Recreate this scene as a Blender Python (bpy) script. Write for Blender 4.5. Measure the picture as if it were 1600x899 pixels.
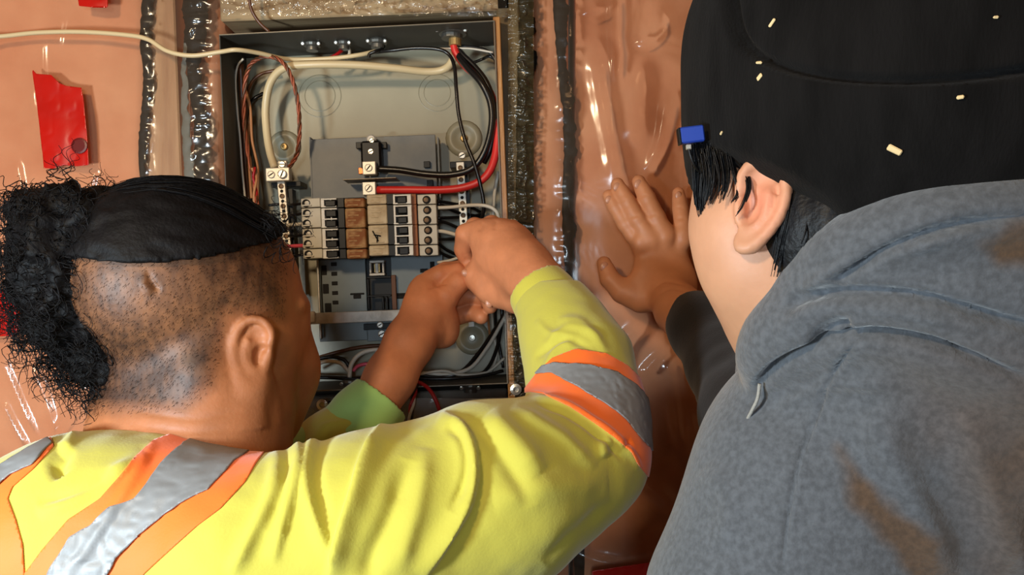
import bpy, math, random
import numpy as np
from mathutils import Vector, Matrix
from mathutils.bvhtree import BVHTree
for o in list(bpy.data.objects): bpy.data.objects.remove(o)
SC = bpy.context.scene; COL = SC.collection
# ---------------------------------------------------------------- camera, world, lights, exposure
F = 1250.0; CZ = 1.55                      # focal length in pixels of a 1600 px wide frame, eye height
cam_d = bpy.data.cameras.new('camera'); cam = bpy.data.objects.new('camera', cam_d); COL.objects.link(cam)
cam_d.sensor_width = 36; cam_d.lens = 36*F/1600; cam_d.clip_start = .02
cam.location = (0, 0, CZ); cam.rotation_euler = (math.pi/2, 0, 0); SC.camera = cam
world = bpy.data.worlds.new('world'); SC.world = world; world.use_nodes = True
world.node_tree.nodes['Background'].inputs[0].default_value = (1.0, .55, .27, 1)
world.node_tree.nodes['Background'].inputs[1].default_value = .19
def light(name, kind, loc, target, energy, color, size=.1, sy=None):
    l = bpy.data.lights.new(name, kind); l.energy = energy; l.color = color
    if kind == 'AREA':
        l.size = size
        if sy: l.shape = 'RECTANGLE'; l.size_y = sy
    else: l.shadow_soft_size = size
    o = bpy.data.objects.new(name, l); COL.objects.link(o); o.location = loc
    o.rotation_euler = (Vector(target)-Vector(loc)).to_track_quat('-Z', 'Y').to_euler()
    return o
light('work_light', 'AREA', (-.60, -.30, 2.05), (-.05, 1.05, 1.5), 10.5, (1, .76, .48), .12)
light('daylight_window', 'AREA', (-.66, .02, 1.42), (-.3, .7, 1.33), 14, (.76, .91, 1), .12)
light('cool_fill', 'AREA', (-.04, -1.0, 1.58), (-.03, 1.0, 1.45), 9, (.70, .87, 1), .22, .22)  # cool fill added behind the camera to brighten the lower panel
light('warm_fill', 'POINT', (.75, -.35, 2.3), (0, 1, 1.5), 2.0, (1, .55, .25), .06)  # weak warm fill added from the upper right, not a fixture
SC.view_settings.view_transform = 'Standard'; SC.view_settings.look = 'None'
SC.view_settings.exposure = -0.30; SC.view_settings.gamma = 1; SC.view_settings.use_curve_mapping = False
# ---------------------------------------------------------------- helpers
def lin(r, g, b):
    f = lambda c: (c/255/12.92 if c/255 <= .04045 else ((c/255+.055)/1.055)**2.4)
    return (f(r), f(g), f(b))
def P(px, py, d):
    return np.array([(px-800)*d/F, d, CZ-(py-449.5)*d/F])
def PR(rpx, d): return rpx*d/F
def proj(V):
    V = np.asarray(V); y = np.maximum(V[..., 1], .05)
    return 800+V[..., 0]*F/y, 449.5-(V[..., 2]-CZ)*F/y
WO = {}
def finish(o, parent, mat, label=None, cat=None, group=None, kind=None):
    COL.objects.link(o)
    if parent is not None: o.parent = parent
    if mat is not None and o.type == 'MESH':
        o.data.materials.clear()
        for m in (mat if isinstance(mat, (list, tuple)) else [mat]): o.data.materials.append(m)
    if label: o['label'] = label
    if cat: o['category'] = cat
    if group: o['group'] = group
    if kind: o['kind'] = kind
    return o
def empty(name, loc, label=None, cat=None, group=None, kind=None, parent=None):
    o = bpy.data.objects.new(name, None); o.empty_display_size = .02
    loc = np.array(loc, float); pw = WO[parent.name] if parent is not None else np.zeros(3)
    o.location = loc-pw; finish(o, parent, None, label, cat, group, kind); WO[o.name] = loc
    return o
def obj(name, V, Fc, mat, parent=None, label=None, cat=None, group=None, kind=None, smooth=False, col=None, mi=None):
    """one mesh object; V in world coordinates, origin put at the mesh's own centre"""
    V = np.asarray(V, float).reshape(-1, 3); c = (V.min(0)+V.max(0))/2
    me = bpy.data.meshes.new(name)
    L = V-c
    if isinstance(Fc, np.ndarray):
        n, k = Fc.shape; me.vertices.add(len(L)); me.vertices.foreach_set('co', L.ravel())
        me.loops.add(n*k); me.loops.foreach_set('vertex_index', Fc.ravel().astype(np.int32))
        me.polygons.add(n); me.polygons.foreach_set('loop_start', (np.arange(n)*k).astype(np.int32))
        me.update(calc_edges=True)
    else: me.from_pydata([tuple(v) for v in L], [], [tuple(int(i) for i in f) for f in Fc])
    me.validate()
    if smooth: me.polygons.foreach_set('use_smooth', np.ones(len(me.polygons), bool))
    if col is not None:
        a = me.color_attributes.new('Col', 'FLOAT_COLOR', 'POINT')
        c4 = np.ones((len(L), 4)); c4[:, :3] = col; a.data.foreach_set('color', c4.ravel().astype(np.float32))
    me.update()
    o = bpy.data.objects.new(name, me)
    pw = WO[parent.name] if parent is not None else np.zeros(3)
    o.location = c-pw; finish(o, parent, mat, label, cat, group, kind); WO[o.name] = c
    if mi is not None: me.polygons.foreach_set('material_index', np.asarray(mi, np.int32))
    return o
class MB:
    """collects shapes into one mesh"""
    def __init__(s): s.V = []; s.F = []; s.n = 0
    def add(s, V, Fc):
        s.V.append(np.asarray(V, float)); s.F += [tuple(int(i)+s.n for i in f) for f in Fc]; s.n += len(V); return s
    def build(s, name, mat, parent=None, **k): return obj(name, np.concatenate(s.V), s.F, mat, parent, **k)
TH = math.radians(2.3)                      # the panel leans a little on its studs
UX = np.array([math.cos(TH), 0, math.sin(TH)]); UZ = np.array([-math.sin(TH), 0, math.cos(TH)]); UY = np.array([0, 1., 0])
def boxg(c, sx, sy, sz, bev=.0, ax=(UX, UY, UZ)):
    """bevelled box, local axes ax; sizes in metres"""
    c = np.asarray(c, float); b = min(bev, sx*.45, sy*.45, sz*.45); V = []; Fc = []
    h = np.array([sx, sy, sz])/2
    if b <= 0:
        pts = [(i, j, k) for i in (-1, 1) for j in (-1, 1) for k in (-1, 1)]
        V = [c+sum(p[q]*h[q]*ax[q] for q in range(3)) for p in pts]
        return V, [(0,1,3,2), (4,6,7,5), (0,4,5,1), (2,3,7,6), (0,2,6,4), (1,5,7,3)]
    idx = {}
    for i in (-1, 1):
        for j in (-1, 1):
            for k in (-1, 1):
                s = (i, j, k)
                for q in range(3):
                    m = h-b; m = m.copy(); m[q] = h[q]
                    idx[(s, q)] = len(V); V.append(c+sum(s[r]*m[r]*ax[r] for r in range(3)))
    for q in range(3):
        a, d = [(1, 2), (2, 0), (0, 1)][q]
        for sg in (-1, 1):
            def cn(u, v):
                t = [0, 0, 0]; t[q] = sg; t[a] = u; t[d] = v; return idx[(tuple(t), q)]
            f = [cn(-1, -1), cn(1, -1), cn(1, 1), cn(-1, 1)]
            Fc.append(f if sg > 0 else f[::-1])
    for q in range(3):
        a, d = [(1, 2), (2, 0), (0, 1)][q]
        for u in (-1, 1):
            for v in (-1, 1):
                def t(w):
                    t_ = [0, 0, 0]; t_[q] = w; t_[a] = u; t_[d] = v; return tuple(t_)
                f = [idx[(t(-1), a)], idx[(t(-1), d)], idx[(t(1), d)], idx[(t(1), a)]]
                Fc.append(f if u*v < 0 else f[::-1])
    for i in (-1, 1):
        for j in (-1, 1):
            for k in (-1, 1):
                f = [idx[((i, j, k), q)] for q in range(3)]
                Fc.append(f if i*j*k > 0 else f[::-1])
    return V, Fc
def pbox(x0, y0, x1, y1, d0, thick, bev=.0006):
    """box whose front face covers the pixel rectangle at depth d0"""
    c = P((x0+x1)/2, (y0+y1)/2, d0)+UY*thick/2
    return boxg(c, (x1-x0)*d0/F, thick, (y1-y0)*d0/F, bev)
def smoothpath(pts, n=8, closed=False):
    p = np.asarray(pts, float)
    if len(p) < 3: 
        t = np.linspace(0, 1, n+1)[:, None]; return p[0]*(1-t)+p[-1]*t
    q = np.vstack([2*p[0]-p[1], p, 2*p[-1]-p[-2]]); out = []
    for i in range(1, len(q)-2):
        a, b, c, d = q[i-1], q[i], q[i+1], q[i+2]
        for t in np.linspace(0, 1, n, endpoint=False):
            out.append(.5*((2*b)+(c-a)*t+(2*a-5*b+4*c-d)*t*t+(3*b-a-3*c+d)*t**3))
    out.append(p[-1]); return np.array(out)
def tube(path, r, sides=8, cap=True, flat=1.0):
    path = np.asarray(path, float); n = len(path); r = np.broadcast_to(np.asarray(r, float), (n,))
    T = np.gradient(path, axis=0); T /= np.maximum(np.linalg.norm(T, axis=1), 1e-9)[:, None]
    u = np.cross(T[0], [0, 1, .01]); 
    if np.linalg.norm(u) < 1e-3: u = np.cross(T[0], [1, 0, 0])
    u /= np.linalg.norm(u); V = []
    ang = np.linspace(0, 2*math.pi, sides, endpoint=False)
    for i in range(n):
        u = u-T[i]*np.dot(u, T[i]); u /= max(np.linalg.norm(u), 1e-9); w = np.cross(T[i], u)
        V.append(path[i]+r[i]*(np.cos(ang)[:, None]*u+flat*np.sin(ang)[:, None]*w))
    V = np.concatenate(V); Fc = []
    for i in range(n-1):
        for j in range(sides):
            k = (j+1) % sides; Fc.append((i*sides+j, i*sides+k, (i+1)*sides+k, (i+1)*sides+j))
    if cap: Fc.append(tuple(range(sides))[::-1]); Fc.append(tuple((n-1)*sides+j for j in range(sides)))
    return V, Fc
def lathe(c, prof, ax=(0, -1, 0), sides=20):
    """profile [(radius, height along ax)]"""
    ax = np.array(ax, float); ax /= np.linalg.norm(ax); u = np.cross(ax, [.3, .2, 1]); u /= np.linalg.norm(u); w = np.cross(ax, u)
    ang = np.linspace(0, 2*math.pi, sides, endpoint=False); V = []; Fc = []
    for r, h in prof: V += [np.asarray(c)+ax*h+r*(math.cos(a)*u+math.sin(a)*w) for a in ang]
    for i in range(len(prof)-1):
        for j in range(sides):
            k = (j+1) % sides; Fc.append((i*sides+j, i*sides+k, (i+1)*sides+k, (i+1)*sides+j))
    Fc.append(tuple(range(sides))[::-1]); Fc.append(tuple((len(prof)-1)*sides+j for j in range(sides)))
    return V, Fc
# ---------------------------------------------------------------- materials
MATS = {}
def mat(name, c, rough=.6, metal=0, bump=0, bscale=60, var=0, vscale=8, c2=None, sheen=0, attr=False, coat=0, spec=.5, sss=0, thr=(.35, .65), detail=6, stretch=None, bdist=.002, emit=None):
    if name in MATS: return MATS[name]
    m = bpy.data.materials.new(name); m.use_nodes = True; nt = m.node_tree; b = nt.nodes['Principled BSDF']
    N = nt.nodes.new; Lk = nt.links.new
    b.inputs['Base Color'].default_value = (*c, 1); b.inputs['Roughness'].default_value = rough
    b.inputs['Metallic'].default_value = metal; b.inputs['Specular IOR Level'].default_value = spec
    if sheen: b.inputs['Sheen Weight'].default_value = sheen; b.inputs['Sheen Roughness'].default_value = .5
    if coat: b.inputs['Coat Weight'].default_value = coat; b.inputs['Coat Roughness'].default_value = .12
    if sss:
        b.inputs['Subsurface Weight'].default_value = sss; b.inputs['Subsurface Scale'].default_value = .006
        b.inputs['Subsurface Radius'].default_value = (1, .35, .2)
    tc = N('ShaderNodeTexCoord'); vec = tc.outputs['Object']
    if stretch:
        mp = N('ShaderNodeMapping'); mp.inputs['Scale'].default_value = stretch; Lk(vec, mp.inputs[0]); vec = mp.outputs[0]
    src = None
    if attr:
        a = N('ShaderNodeAttribute'); a.attribute_name = 'Col'; src = a.outputs['Color']
    if var or c2:
        nz = N('ShaderNodeTexNoise'); nz.inputs['Scale'].default_value = vscale; nz.inputs['Detail'].default_value = detail; Lk(vec, nz.inputs['Vector'])
        cr = N('ShaderNodeMapRange'); cr.inputs[1].default_value = thr[0]; cr.inputs[2].default_value = thr[1]; Lk(nz.outputs[0], cr.inputs[0])
        mx = N('ShaderNodeMix'); mx.data_type = 'RGBA'
        Lk(cr.outputs[0], mx.inputs[0])
        if c2: mx.inputs[6].default_value = (*c, 1); mx.inputs[7].default_value = (*c2, 1)
        else:
            mx.inputs[6].default_value = (*[x*(1-var) for x in c], 1); mx.inputs[7].default_value = (*[min(1, x*(1+var)) for x in c], 1)
        if src is not None:
            ml = N('ShaderNodeMix'); ml.data_type = 'RGBA'; ml.blend_type = 'MULTIPLY'; ml.inputs[0].default_value = 1
            mx.inputs[6].default_value = (1-var, 1-var, 1-var, 1); mx.inputs[7].default_value = (1+var, 1+var, 1+var, 1)
            Lk(src, ml.inputs[6]); Lk(mx.outputs[2], ml.inputs[7]); src = ml.outputs[2]
        else: src = mx.outputs[2]
    if src is not None: Lk(src, b.inputs['Base Color'])
    if bump:
        n2 = N('ShaderNodeTexNoise'); n2.inputs['Scale'].default_value = bscale; n2.inputs['Detail'].default_value = 5; Lk(vec, n2.inputs['Vector'])
        bp = N('ShaderNodeBump'); bp.inputs['Strength'].default_value = bump; bp.inputs['Distance'].default_value = bdist
        Lk(n2.outputs[0], bp.inputs['Height']); Lk(bp.outputs[0], b.inputs['Normal'])
    if emit: b.inputs['Emission Color'].default_value = (*emit, 1); b.inputs['Emission Strength'].default_value = 1
    MATS[name] = m; return m
def film(name, tint=(1, 1, 1), haze=.10, rough=.16, ior=1.5, bump=.5, bscale=45, hazecol=(.75, .6, .5), dist=.004):
    m = bpy.data.materials.new(name); m.use_nodes = True; nt = m.node_tree; nt.nodes.clear(); N = nt.nodes.new; Lk = nt.links.new
    out = N('ShaderNodeOutputMaterial'); tr = N('ShaderNodeBsdfTransparent'); tr.inputs[0].default_value = (*tint, 1)
    df = N('ShaderNodeBsdfDiffuse'); df.inputs[0].default_value = (*hazecol, 1)
    gl = N('ShaderNodeBsdfGlossy'); gl.inputs['Roughness'].default_value = rough
    fr = N('ShaderNodeFresnel'); fr.inputs[0].default_value = ior
    m1 = N('ShaderNodeMixShader'); m1.inputs[0].default_value = haze; Lk(tr.outputs[0], m1.inputs[1]); Lk(df.outputs[0], m1.inputs[2])
    m2 = N('ShaderNodeMixShader'); Lk(fr.outputs[0], m2.inputs[0]); Lk(m1.outputs[0], m2.inputs[1]); Lk(gl.outputs[0], m2.inputs[2])
    tc = N('ShaderNodeTexCoord'); n1 = N('ShaderNodeTexNoise'); n1.inputs['Scale'].default_value = bscale; n1.inputs['Detail'].default_value = 3
    n1.inputs['Distortion'].default_value = .8
    Lk(tc.outputs['Object'], n1.inputs['Vector'])
    bp = N('ShaderNodeBump'); bp.inputs['Strength'].default_value = bump; bp.inputs['Distance'].default_value = dist
    Lk(n1.outputs[0], bp.inputs['Height']); Lk(bp.outputs[0], gl.inputs['Normal']); Lk(bp.outputs[0], fr.inputs['Normal'])
    Lk(m2.outputs[0], out.inputs[0]); MATS[name] = m; return m
# ---------------------------------------------------------------- numeric noise, polylines
_rng = np.random.RandomState(7); _G = _rng.rand(64, 64, 64)
def vnoise(X, scale):
    q = np.asarray(X)*scale+1000; i = np.floor(q).astype(int); f = q-i; f = f*f*(3-2*f); i &= 63; j = (i+1) & 63
    g = _G; x0, y0, z0 = i.T; x1, y1, z1 = j.T; fx, fy, fz = f.T
    a = g[x0,y0,z0]*(1-fx)+g[x1,y0,z0]*fx; b = g[x0,y1,z0]*(1-fx)+g[x1,y1,z0]*fx
    c = g[x0,y0,z1]*(1-fx)+g[x1,y0,z1]*fx; d = g[x0,y1,z1]*(1-fx)+g[x1,y1,z1]*fx
    return ((a*(1-fy)+b*fy)*(1-fz)+(c*(1-fy)+d*fy)*fz)*2-1
def pl_dist(x, y, pts):
    """distance to an open polyline, signed side value and fraction along it"""
    best = np.full(x.shape, 1e9); side = np.zeros(x.shape); tt = np.zeros(x.shape); n = len(pts)-1
    for i in range(n):
        ax, ay = pts[i]; bx, by = pts[i+1]; dx, dy = bx-ax, by-ay; L = dx*dx+dy*dy+1e-9
        t = np.clip(((x-ax)*dx+(y-ay)*dy)/L, 0, 1); d = np.hypot(x-ax-t*dx, y-ay-t*dy)
        m = d < best; best = np.where(m, d, best); side = np.where(m, np.sign((x-ax)*dy-(y-ay)*dx), side); tt = np.where(m, (i+t)/n, tt)
    return best, side, tt
def poly_sd(x, y, pts):
    """signed distance to polygon, negative inside"""
    p = list(pts)+[pts[0]]; d, _, _ = pl_dist(x, y, p); ins = np.zeros(x.shape, bool)
    for i in range(len(pts)):
        ax, ay = p[i]; bx, by = p[i+1]
        if ay == by: continue
        c = ((ay > y) != (by > y)) & (x < (bx-ax)*(y-ay)/(by-ay)+ax); ins ^= c
    return np.where(ins, -d, d)
# ---------------------------------------------------------------- distance-field modelling
class Field:
    def __init__(s, lo, hi, h):
        s.lo = np.array(lo, float); s.h = h; s.n = np.ceil((np.array(hi)-s.lo)/h).astype(int)+1
        s.g = np.full(s.n, .05, np.float32)
    def _reg(s, lo, hi, m):
        a = np.clip(np.floor((np.array(lo)-m-s.lo)/s.h).astype(int), 0, s.n-1); b = np.clip(np.ceil((np.array(hi)+m-s.lo)/s.h).astype(int)+1, 1, s.n)
        b = np.maximum(b, a+1)
        sl = tuple(slice(a[i], b[i]) for i in range(3))
        ax = [(s.lo[i]+s.h*np.arange(a[i], b[i])).astype(np.float32) for i in range(3)]
        return sl, np.meshgrid(*ax, indexing='ij', sparse=True)
    def _op(s, sl, d, k, mode):
        g = s.g[sl]
        if mode == 'add':
            hh = np.clip(.5+.5*(g-d)/k, 0, 1) if k > 0 else (g > d)*1.
            s.g[sl] = g*(1-hh)+d*hh-k*hh*(1-hh)
        elif mode == 'sub':
            d = -d; hh = np.clip(.5-.5*(g-d)/k, 0, 1); s.g[sl] = g*(1-hh)+d*hh+k*hh*(1-hh)
        elif mode == 'int': s.g[sl] = np.maximum(g, d)
    def cone(s, a, b, ra, rb, k=.01, mode='add'):
        a = np.array(a, float); b = np.array(b, float); r = max(ra, rb)
        sl, (X, Y, Z) = s._reg(np.minimum(a, b)-r, np.maximum(a, b)+r, .035+k)
        ba = b-a; L = max(float(ba@ba), 1e-12)
        t = np.clip(((X-a[0])*ba[0]+(Y-a[1])*ba[1]+(Z-a[2])*ba[2])/L, 0, 1)
        d = np.sqrt((X-a[0]-t*ba[0])**2+(Y-a[1]-t*ba[1])**2+(Z-a[2]-t*ba[2])**2)-(ra+(rb-ra)*t)
        s._op(sl, d, k, mode); return s
    def chain(s, pts, k=.01, mode='add', n=0):
        p = np.array([[*q[0], q[1]] for q in pts], float)
        if n: p = smoothpath(p, n)
        for i in range(len(p)-1): s.cone(p[i][:3], p[i+1][:3], p[i][3], p[i+1][3], k, mode)
        return s
    def ell(s, c, r, R=None, k=.01, mode='add'):
        c = np.array(c, float); r = np.array(r, float); R = np.eye(3) if R is None else np.array(R, float)   # rows of R = local axes
        e = np.sqrt(((R*r[:, None])**2).sum(0))
        sl, (X, Y, Z) = s._reg(c-e, c+e, .035+k); X = X-c[0]; Y = Y-c[1]; Z = Z-c[2]
        q = [(X*R[i, 0]+Y*R[i, 1]+Z*R[i, 2]) for i in range(3)]
        k0 = np.sqrt(sum((q[i]/r[i])**2 for i in range(3))); k1 = np.sqrt(sum((q[i]/r[i]**2)**2 for i in range(3)))
        s._op(sl, k0*(k0-1)/np.maximum(k1, 1e-6), k, mode); return s
    def plane(s, p, n):
        """keep only the side opposite to n"""
        n = np.array(n, float); n /= np.linalg.norm(n); sl, (X, Y, Z) = s._reg(s.lo, s.lo+s.n*s.h, 0)
        s._op(sl, (X-p[0])*n[0]+(Y-p[1])*n[1]+(Z-p[2])*n[2], 0, 'int'); return s
    def mesh(s, smooth=2):
        g = s.g.astype(np.float64).copy()
        g[0] = g[-1] = .05; g[:, 0] = g[:, -1] = .05; g[:, :, 0] = g[:, :, -1] = .05
        n = g.shape; ins = g < 0; acc = np.zeros((n[0]-1, n[1]-1, n[2]-1, 3), np.float32); cnt = np.zeros((n[0]-1, n[1]-1, n[2]-1), np.int16)
        for ax in range(3):
            a = [slice(None)]*3; b = [slice(None)]*3; a[ax] = slice(0, -1); b[ax] = slice(1, None)
            g0, g1 = g[tuple(a)], g[tuple(b)]; cr = np.argwhere(ins[tuple(a)] != ins[tuple(b)])
            v0 = g0[tuple(cr.T)]; t = v0/(v0-g1[tuple(cr.T)]+1e-12); pt = cr.astype(float); pt[:, ax] += t
            o1, o2 = [i for i in range(3) if i != ax]
            for d1 in (0, 1):
                for d2 in (0, 1):
                    c = cr.copy(); c[:, o1] -= d1; c[:, o2] -= d2
                    ok = np.all((c >= 0) & (c < np.array(cnt.shape)), axis=1); c = c[ok]
                    np.add.at(acc, tuple(c.T), pt[ok]); np.add.at(cnt, tuple(c.T), 1)
        m = cnt > 0; ids = np.full(cnt.shape, -1, np.int64); ids[m] = np.arange(m.sum())
        V = (acc[m]/cnt[m][:, None])*s.h+s.lo; Q = []
        for ax in range(3):
            a = [slice(None)]*3; b = [slice(None)]*3; a[ax] = slice(0, -1); b[ax] = slice(1, None)
            A, B = ins[tuple(a)], ins[tuple(b)]; cr = np.argwhere(A != B); o1, o2 = [(1, 2), (2, 0), (0, 1)][ax]
            ok = (cr[:, o1] > 0) & (cr[:, o2] > 0) & (cr[:, o1] < cnt.shape[o1]) & (cr[:, o2] < cnt.shape[o2]); cr = cr[ok]
            q = []
            for d1, d2 in ((1, 1), (0, 1), (0, 0), (1, 0)):
                c = cr.copy(); c[:, o1] -= d1; c[:, o2] -= d2; q.append(ids[tuple(c.T)])
            q = np.stack(q, 1); fl = ~A[tuple(cr.T)]; q[fl] = q[fl][:, ::-1]; Q.append(q)
        Q = np.concatenate(Q); V = V.astype(float)
        if smooth: V = relax(V, Q, smooth)
        return V, Q
def relax(V, Q, it, lam=.5):
    k = Q.shape[1]; E = np.concatenate([Q[:, [i, (i+1) % k]] for i in range(k)]); deg = np.bincount(E.ravel(), minlength=len(V)).astype(float)
    for j in range(it*2):
        S = np.zeros_like(V)
        for a in range(3):
            S[:, a] = np.bincount(E[:, 0], V[E[:, 1], a], len(V))+np.bincount(E[:, 1], V[E[:, 0], a], len(V))
        V = V+(lam if j % 2 == 0 else -lam*1.04)*(S/np.maximum(deg, 1)[:, None]-V)
    return V
def normals(V, Q):
    n = np.cross(V[Q[:, 2]]-V[Q[:, 0]], V[Q[:, 3 if Q.shape[1] > 3 else 1]]-V[Q[:, 1 if Q.shape[1] > 3 else 0]])
    if Q.shape[1] == 3: n = np.cross(V[Q[:, 1]]-V[Q[:, 0]], V[Q[:, 2]]-V[Q[:, 0]])
    N = np.zeros_like(V)
    for i in range(Q.shape[1]):
        for a in range(3): N[:, a] += np.bincount(Q[:, i], n[:, a], len(V))
    return N/np.maximum(np.linalg.norm(N, axis=1), 1e-12)[:, None]
def subdiv(V, Q):
    """split every quad in four (linear)"""
    n = len(V); E = np.concatenate([np.sort(Q[:, [i, (i+1) % 4]], 1) for i in range(4)])
    U, inv = np.unique(E, axis=0, return_inverse=True); inv = inv.reshape(4, -1)
    Vm = (V[U[:, 0]]+V[U[:, 1]])/2; Vc = V[Q].mean(1); e = inv+n; c = np.arange(len(Q))+n+len(U)
    Q2 = np.concatenate([np.stack([Q[:, i], e[i], c, e[i-1]], 1) for i in range(4)])
    return np.concatenate([V, Vm, Vc]), Q2
def facing(V, N):
    d = V-np.array([0, 0, CZ]); d /= np.linalg.norm(d, axis=1)[:, None]; return -(N*d).sum(1)
def folds(V, Q, L, mask=True):
    """L: (polyline px, half width px, height m[, side bias]) ridges (+) and creases (-) in the cloth seen from behind"""
    N = normals(V, Q); x, y = proj(V); f = np.clip(facing(V, N)*3+.3, 0, 1) if mask else 1; D = np.zeros(len(V))
    for it in L:
        pts, w, h = it[:3]; p = smoothpath(np.array(pts, float), 5); xs, ys = p.min(0)-4*w; xe, ye = p.max(0)+4*w
        m = (x > xs) & (x < xe) & (y > ys) & (y < ye)
        if not m.any(): continue
        d, sd, t = pl_dist(x[m], y[m], p); taper = np.clip(np.minimum(t, 1-t)*5, 0, 1)**.7
        if len(it) > 3: w_ = np.where(sd*it[3] > 0, w*.4, w*1.3)
        else: w_ = w
        D[m] += h*taper*np.exp(-(d/w_)**2)
    return V+N*(D*f)[:, None]
def clip(V, T, g, off=0, N=None):
    """part of a triangle mesh where g<0"""
    T = np.asarray(T); s = g[T] < 0; k = s.sum(1); full = T[k == 3]; newV = []; newF = []; ec = {}
    base = len(V)
    def cut(a, b):
        key = (a, b) if a < b else (b, a)
        if key not in ec:
            t = g[a]/(g[a]-g[b]); ec[key] = base+len(newV); newV.append((a, b, t))
        return ec[key]
    for tri, sg in zip(T[(k == 1) | (k == 2)], s[(k == 1) | (k == 2)]):
        out = []
        for i in range(3):
            a, b = int(tri[i]), int(tri[(i+1) % 3])
            if sg[i]: out.append(a)
            if sg[i] != sg[(i+1) % 3]: out.append(cut(a, b))
        newF.append(out[:3]); 
        if len(out) == 4: newF.append([out[0], out[2], out[3]])
    A = np.array([(a, b) for a, b, t in newV], int).reshape(-1, 2); tt = np.array([t for *_, t in newV])[:, None] if newV else np.zeros((0, 1))
    def ext(X): return np.concatenate([X, X[A[:, 0]]*(1-tt)+X[A[:, 1]]*tt]) if len(A) else X
    VV = ext(V)
    if N is not None: VV = VV+ext(N)*off
    FF = np.concatenate([full, np.array(newF, int).reshape(-1, 3)]); u, inv = np.unique(FF, return_inverse=True)
    return VV[u], inv.reshape(-1, 3)
def tri(Q): return np.concatenate([Q[:, [0, 1, 2]], Q[:, [0, 2, 3]]])
def bvh(V, Q): return BVHTree.FromPolygons([tuple(v) for v in V], [tuple(int(i) for i in q) for q in Q])
def hit(tree, px, py):
    d = Vector(P(px, py, 1)-np.array([0, 0, CZ])).normalized(); r = tree.ray_cast(Vector((0, 0, CZ)), d)
    return (np.array(r[0]), np.array(r[1])) if r[0] is not None else (None, None)
# ---------------------------------------------------------------- setting
M_conc = mat('concrete', lin(120, 112, 104), .85, var=.2, vscale=4, bump=.3, bscale=40)
M_wood = mat('stud wood', lin(176, 132, 92), .65, c2=lin(150, 105, 70), vscale=10, bump=.3, bscale=60, stretch=(6, 6, .6))
M_woodp = mat('plywood edge', lin(196, 138, 78), .35, c2=lin(140, 88, 44), vscale=14, stretch=(6, 6, .6), bump=.3)
M_block = mat('blocking wood', lin(176, 150, 112), .7, c2=lin(140, 112, 80), vscale=9, stretch=(.6, 6, 6), bump=.25)
M_greyb = mat('grey board', lin(138, 130, 120), .7, c2=lin(84, 72, 60), vscale=12, bump=.4)
M_ins = mat('pink insulation', lin(208, 146, 106), .95, c2=lin(184, 112, 74), vscale=9, bump=.35, bscale=30, thr=(.3, .75), bdist=.004)
M_seal = mat('black sealant', lin(9, 8, 7), .6, bump=.5, bscale=80, spec=.12)
M_poly = film('clear plastic film', haze=.05, rough=.15, bump=.25, bscale=11, hazecol=(.65, .48, .34))
M_poly2 = film('crinkled plastic film', haze=.015, rough=.10, bump=.9, bscale=60, hazecol=(.7, .62, .48), dist=.005)
M_red = mat('red tape', lin(186, 18, 10), .28, var=.08, vscale=20, bump=.25, bscale=30, spec=.6)
gx = np.linspace(-2, 2, 3)
obj('floor', [(-2.5, -2, -.05), (2.5, -2, -.05), (2.5, 1.4, -.05), (-2.5, 1.4, -.05), (-2.5, -2, 0), (2.5, -2, 0), (2.5, 1.4, 0), (-2.5, 1.4, 0)],
    [(0,3,2,1), (4,5,6,7), (0,1,5,4), (1,2,6,5), (2,3,7,6), (3,0,4,7)], M_conc, kind='structure')
V_, F_ = boxg((0, 1.235, 1.25), 4, .05, 2.5, .0, (np.array([1., 0, 0]), UY, np.array([0, 0, 1.])))
wall = obj('wall_back', V_, F_, M_conc, kind='structure')
XA = (np.array([1., 0, 0]), UY, np.array([0, 0, 1.]))
def batt(x0, x1, y0, y1, d=1.085, seed=0, amp=.014, pts=None):
    """bulging insulation between pixel columns x0..x1 and rows y0..y1"""
    a = P(x0, y1, d); b = P(x1, y0, d); nx = max(3, int((b[0]-a[0])/.012)); nz = int((b[2]-a[2])/.012)
    X, Z = np.meshgrid(np.linspace(a[0], b[0], nx), np.linspace(a[2], b[2], nz), indexing='ij'); u = np.linspace(0, 1, nx)[:, None]
    Pn = np.stack([X.ravel(), np.zeros(X.size)+seed*3.1, Z.ravel()], 1)
    Y = d-amp*np.sin(math.pi*u)**.6+.008*vnoise(Pn, 14).reshape(X.shape)+.003*vnoise(Pn, 45).reshape(X.shape)
    V = np.stack([X, Y, Z], -1).reshape(-1, 3); Bk = V.copy(); Bk[:, 1] = 1.2; n = len(V); Fc = []
    I = np.arange(n).reshape(nx, nz)
    q = np.stack([I[:-1, :-1], I[1:, :-1], I[1:, 1:], I[:-1, 1:]], -1).reshape(-1, 4)
    rim = list(I[:, 0])+list(I[-1, 1:])+list(I[-2::-1, -1])+list(I[0, -2:0:-1]); r = np.array(rim); r2 = np.roll(r, -1)
    sd = np.stack([r, r+n, r2+n, r2], 1)
    return obj('insulation_batt', np.concatenate([V, Bk]), np.concatenate([q, q[:, ::-1]+n, sd]), M_ins, wall, smooth=True)
batt(-320, 226, -420, 1500, 1.082, 1, .010); batt(296, 343, -420, 1500, 1.095, 2, .006); batt(834, 888, -420, 1500, 1.08, 3, .006)
batt(900, 2000, -420, 1500, 1.084, 4, .012)
def board(name, x0, y0, x1, y1, d, th, m): 
    V, Fc = pbox(x0, y0, x1, y1, d, th, .002); return obj(name, V, Fc, m, wall)
board('stud', 228, -420, 294, 1500, 1.085, .115, M_wood)
board('stud', 797, -420, 832, 1500, 1.075, .12, mat('dark stud wood', lin(70, 58, 36), .6, c2=lin(120, 96, 58), vscale=16, bump=.4))
board('blocking', 343, -30, 797, 24, 1.075, .12, M_block)
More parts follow.
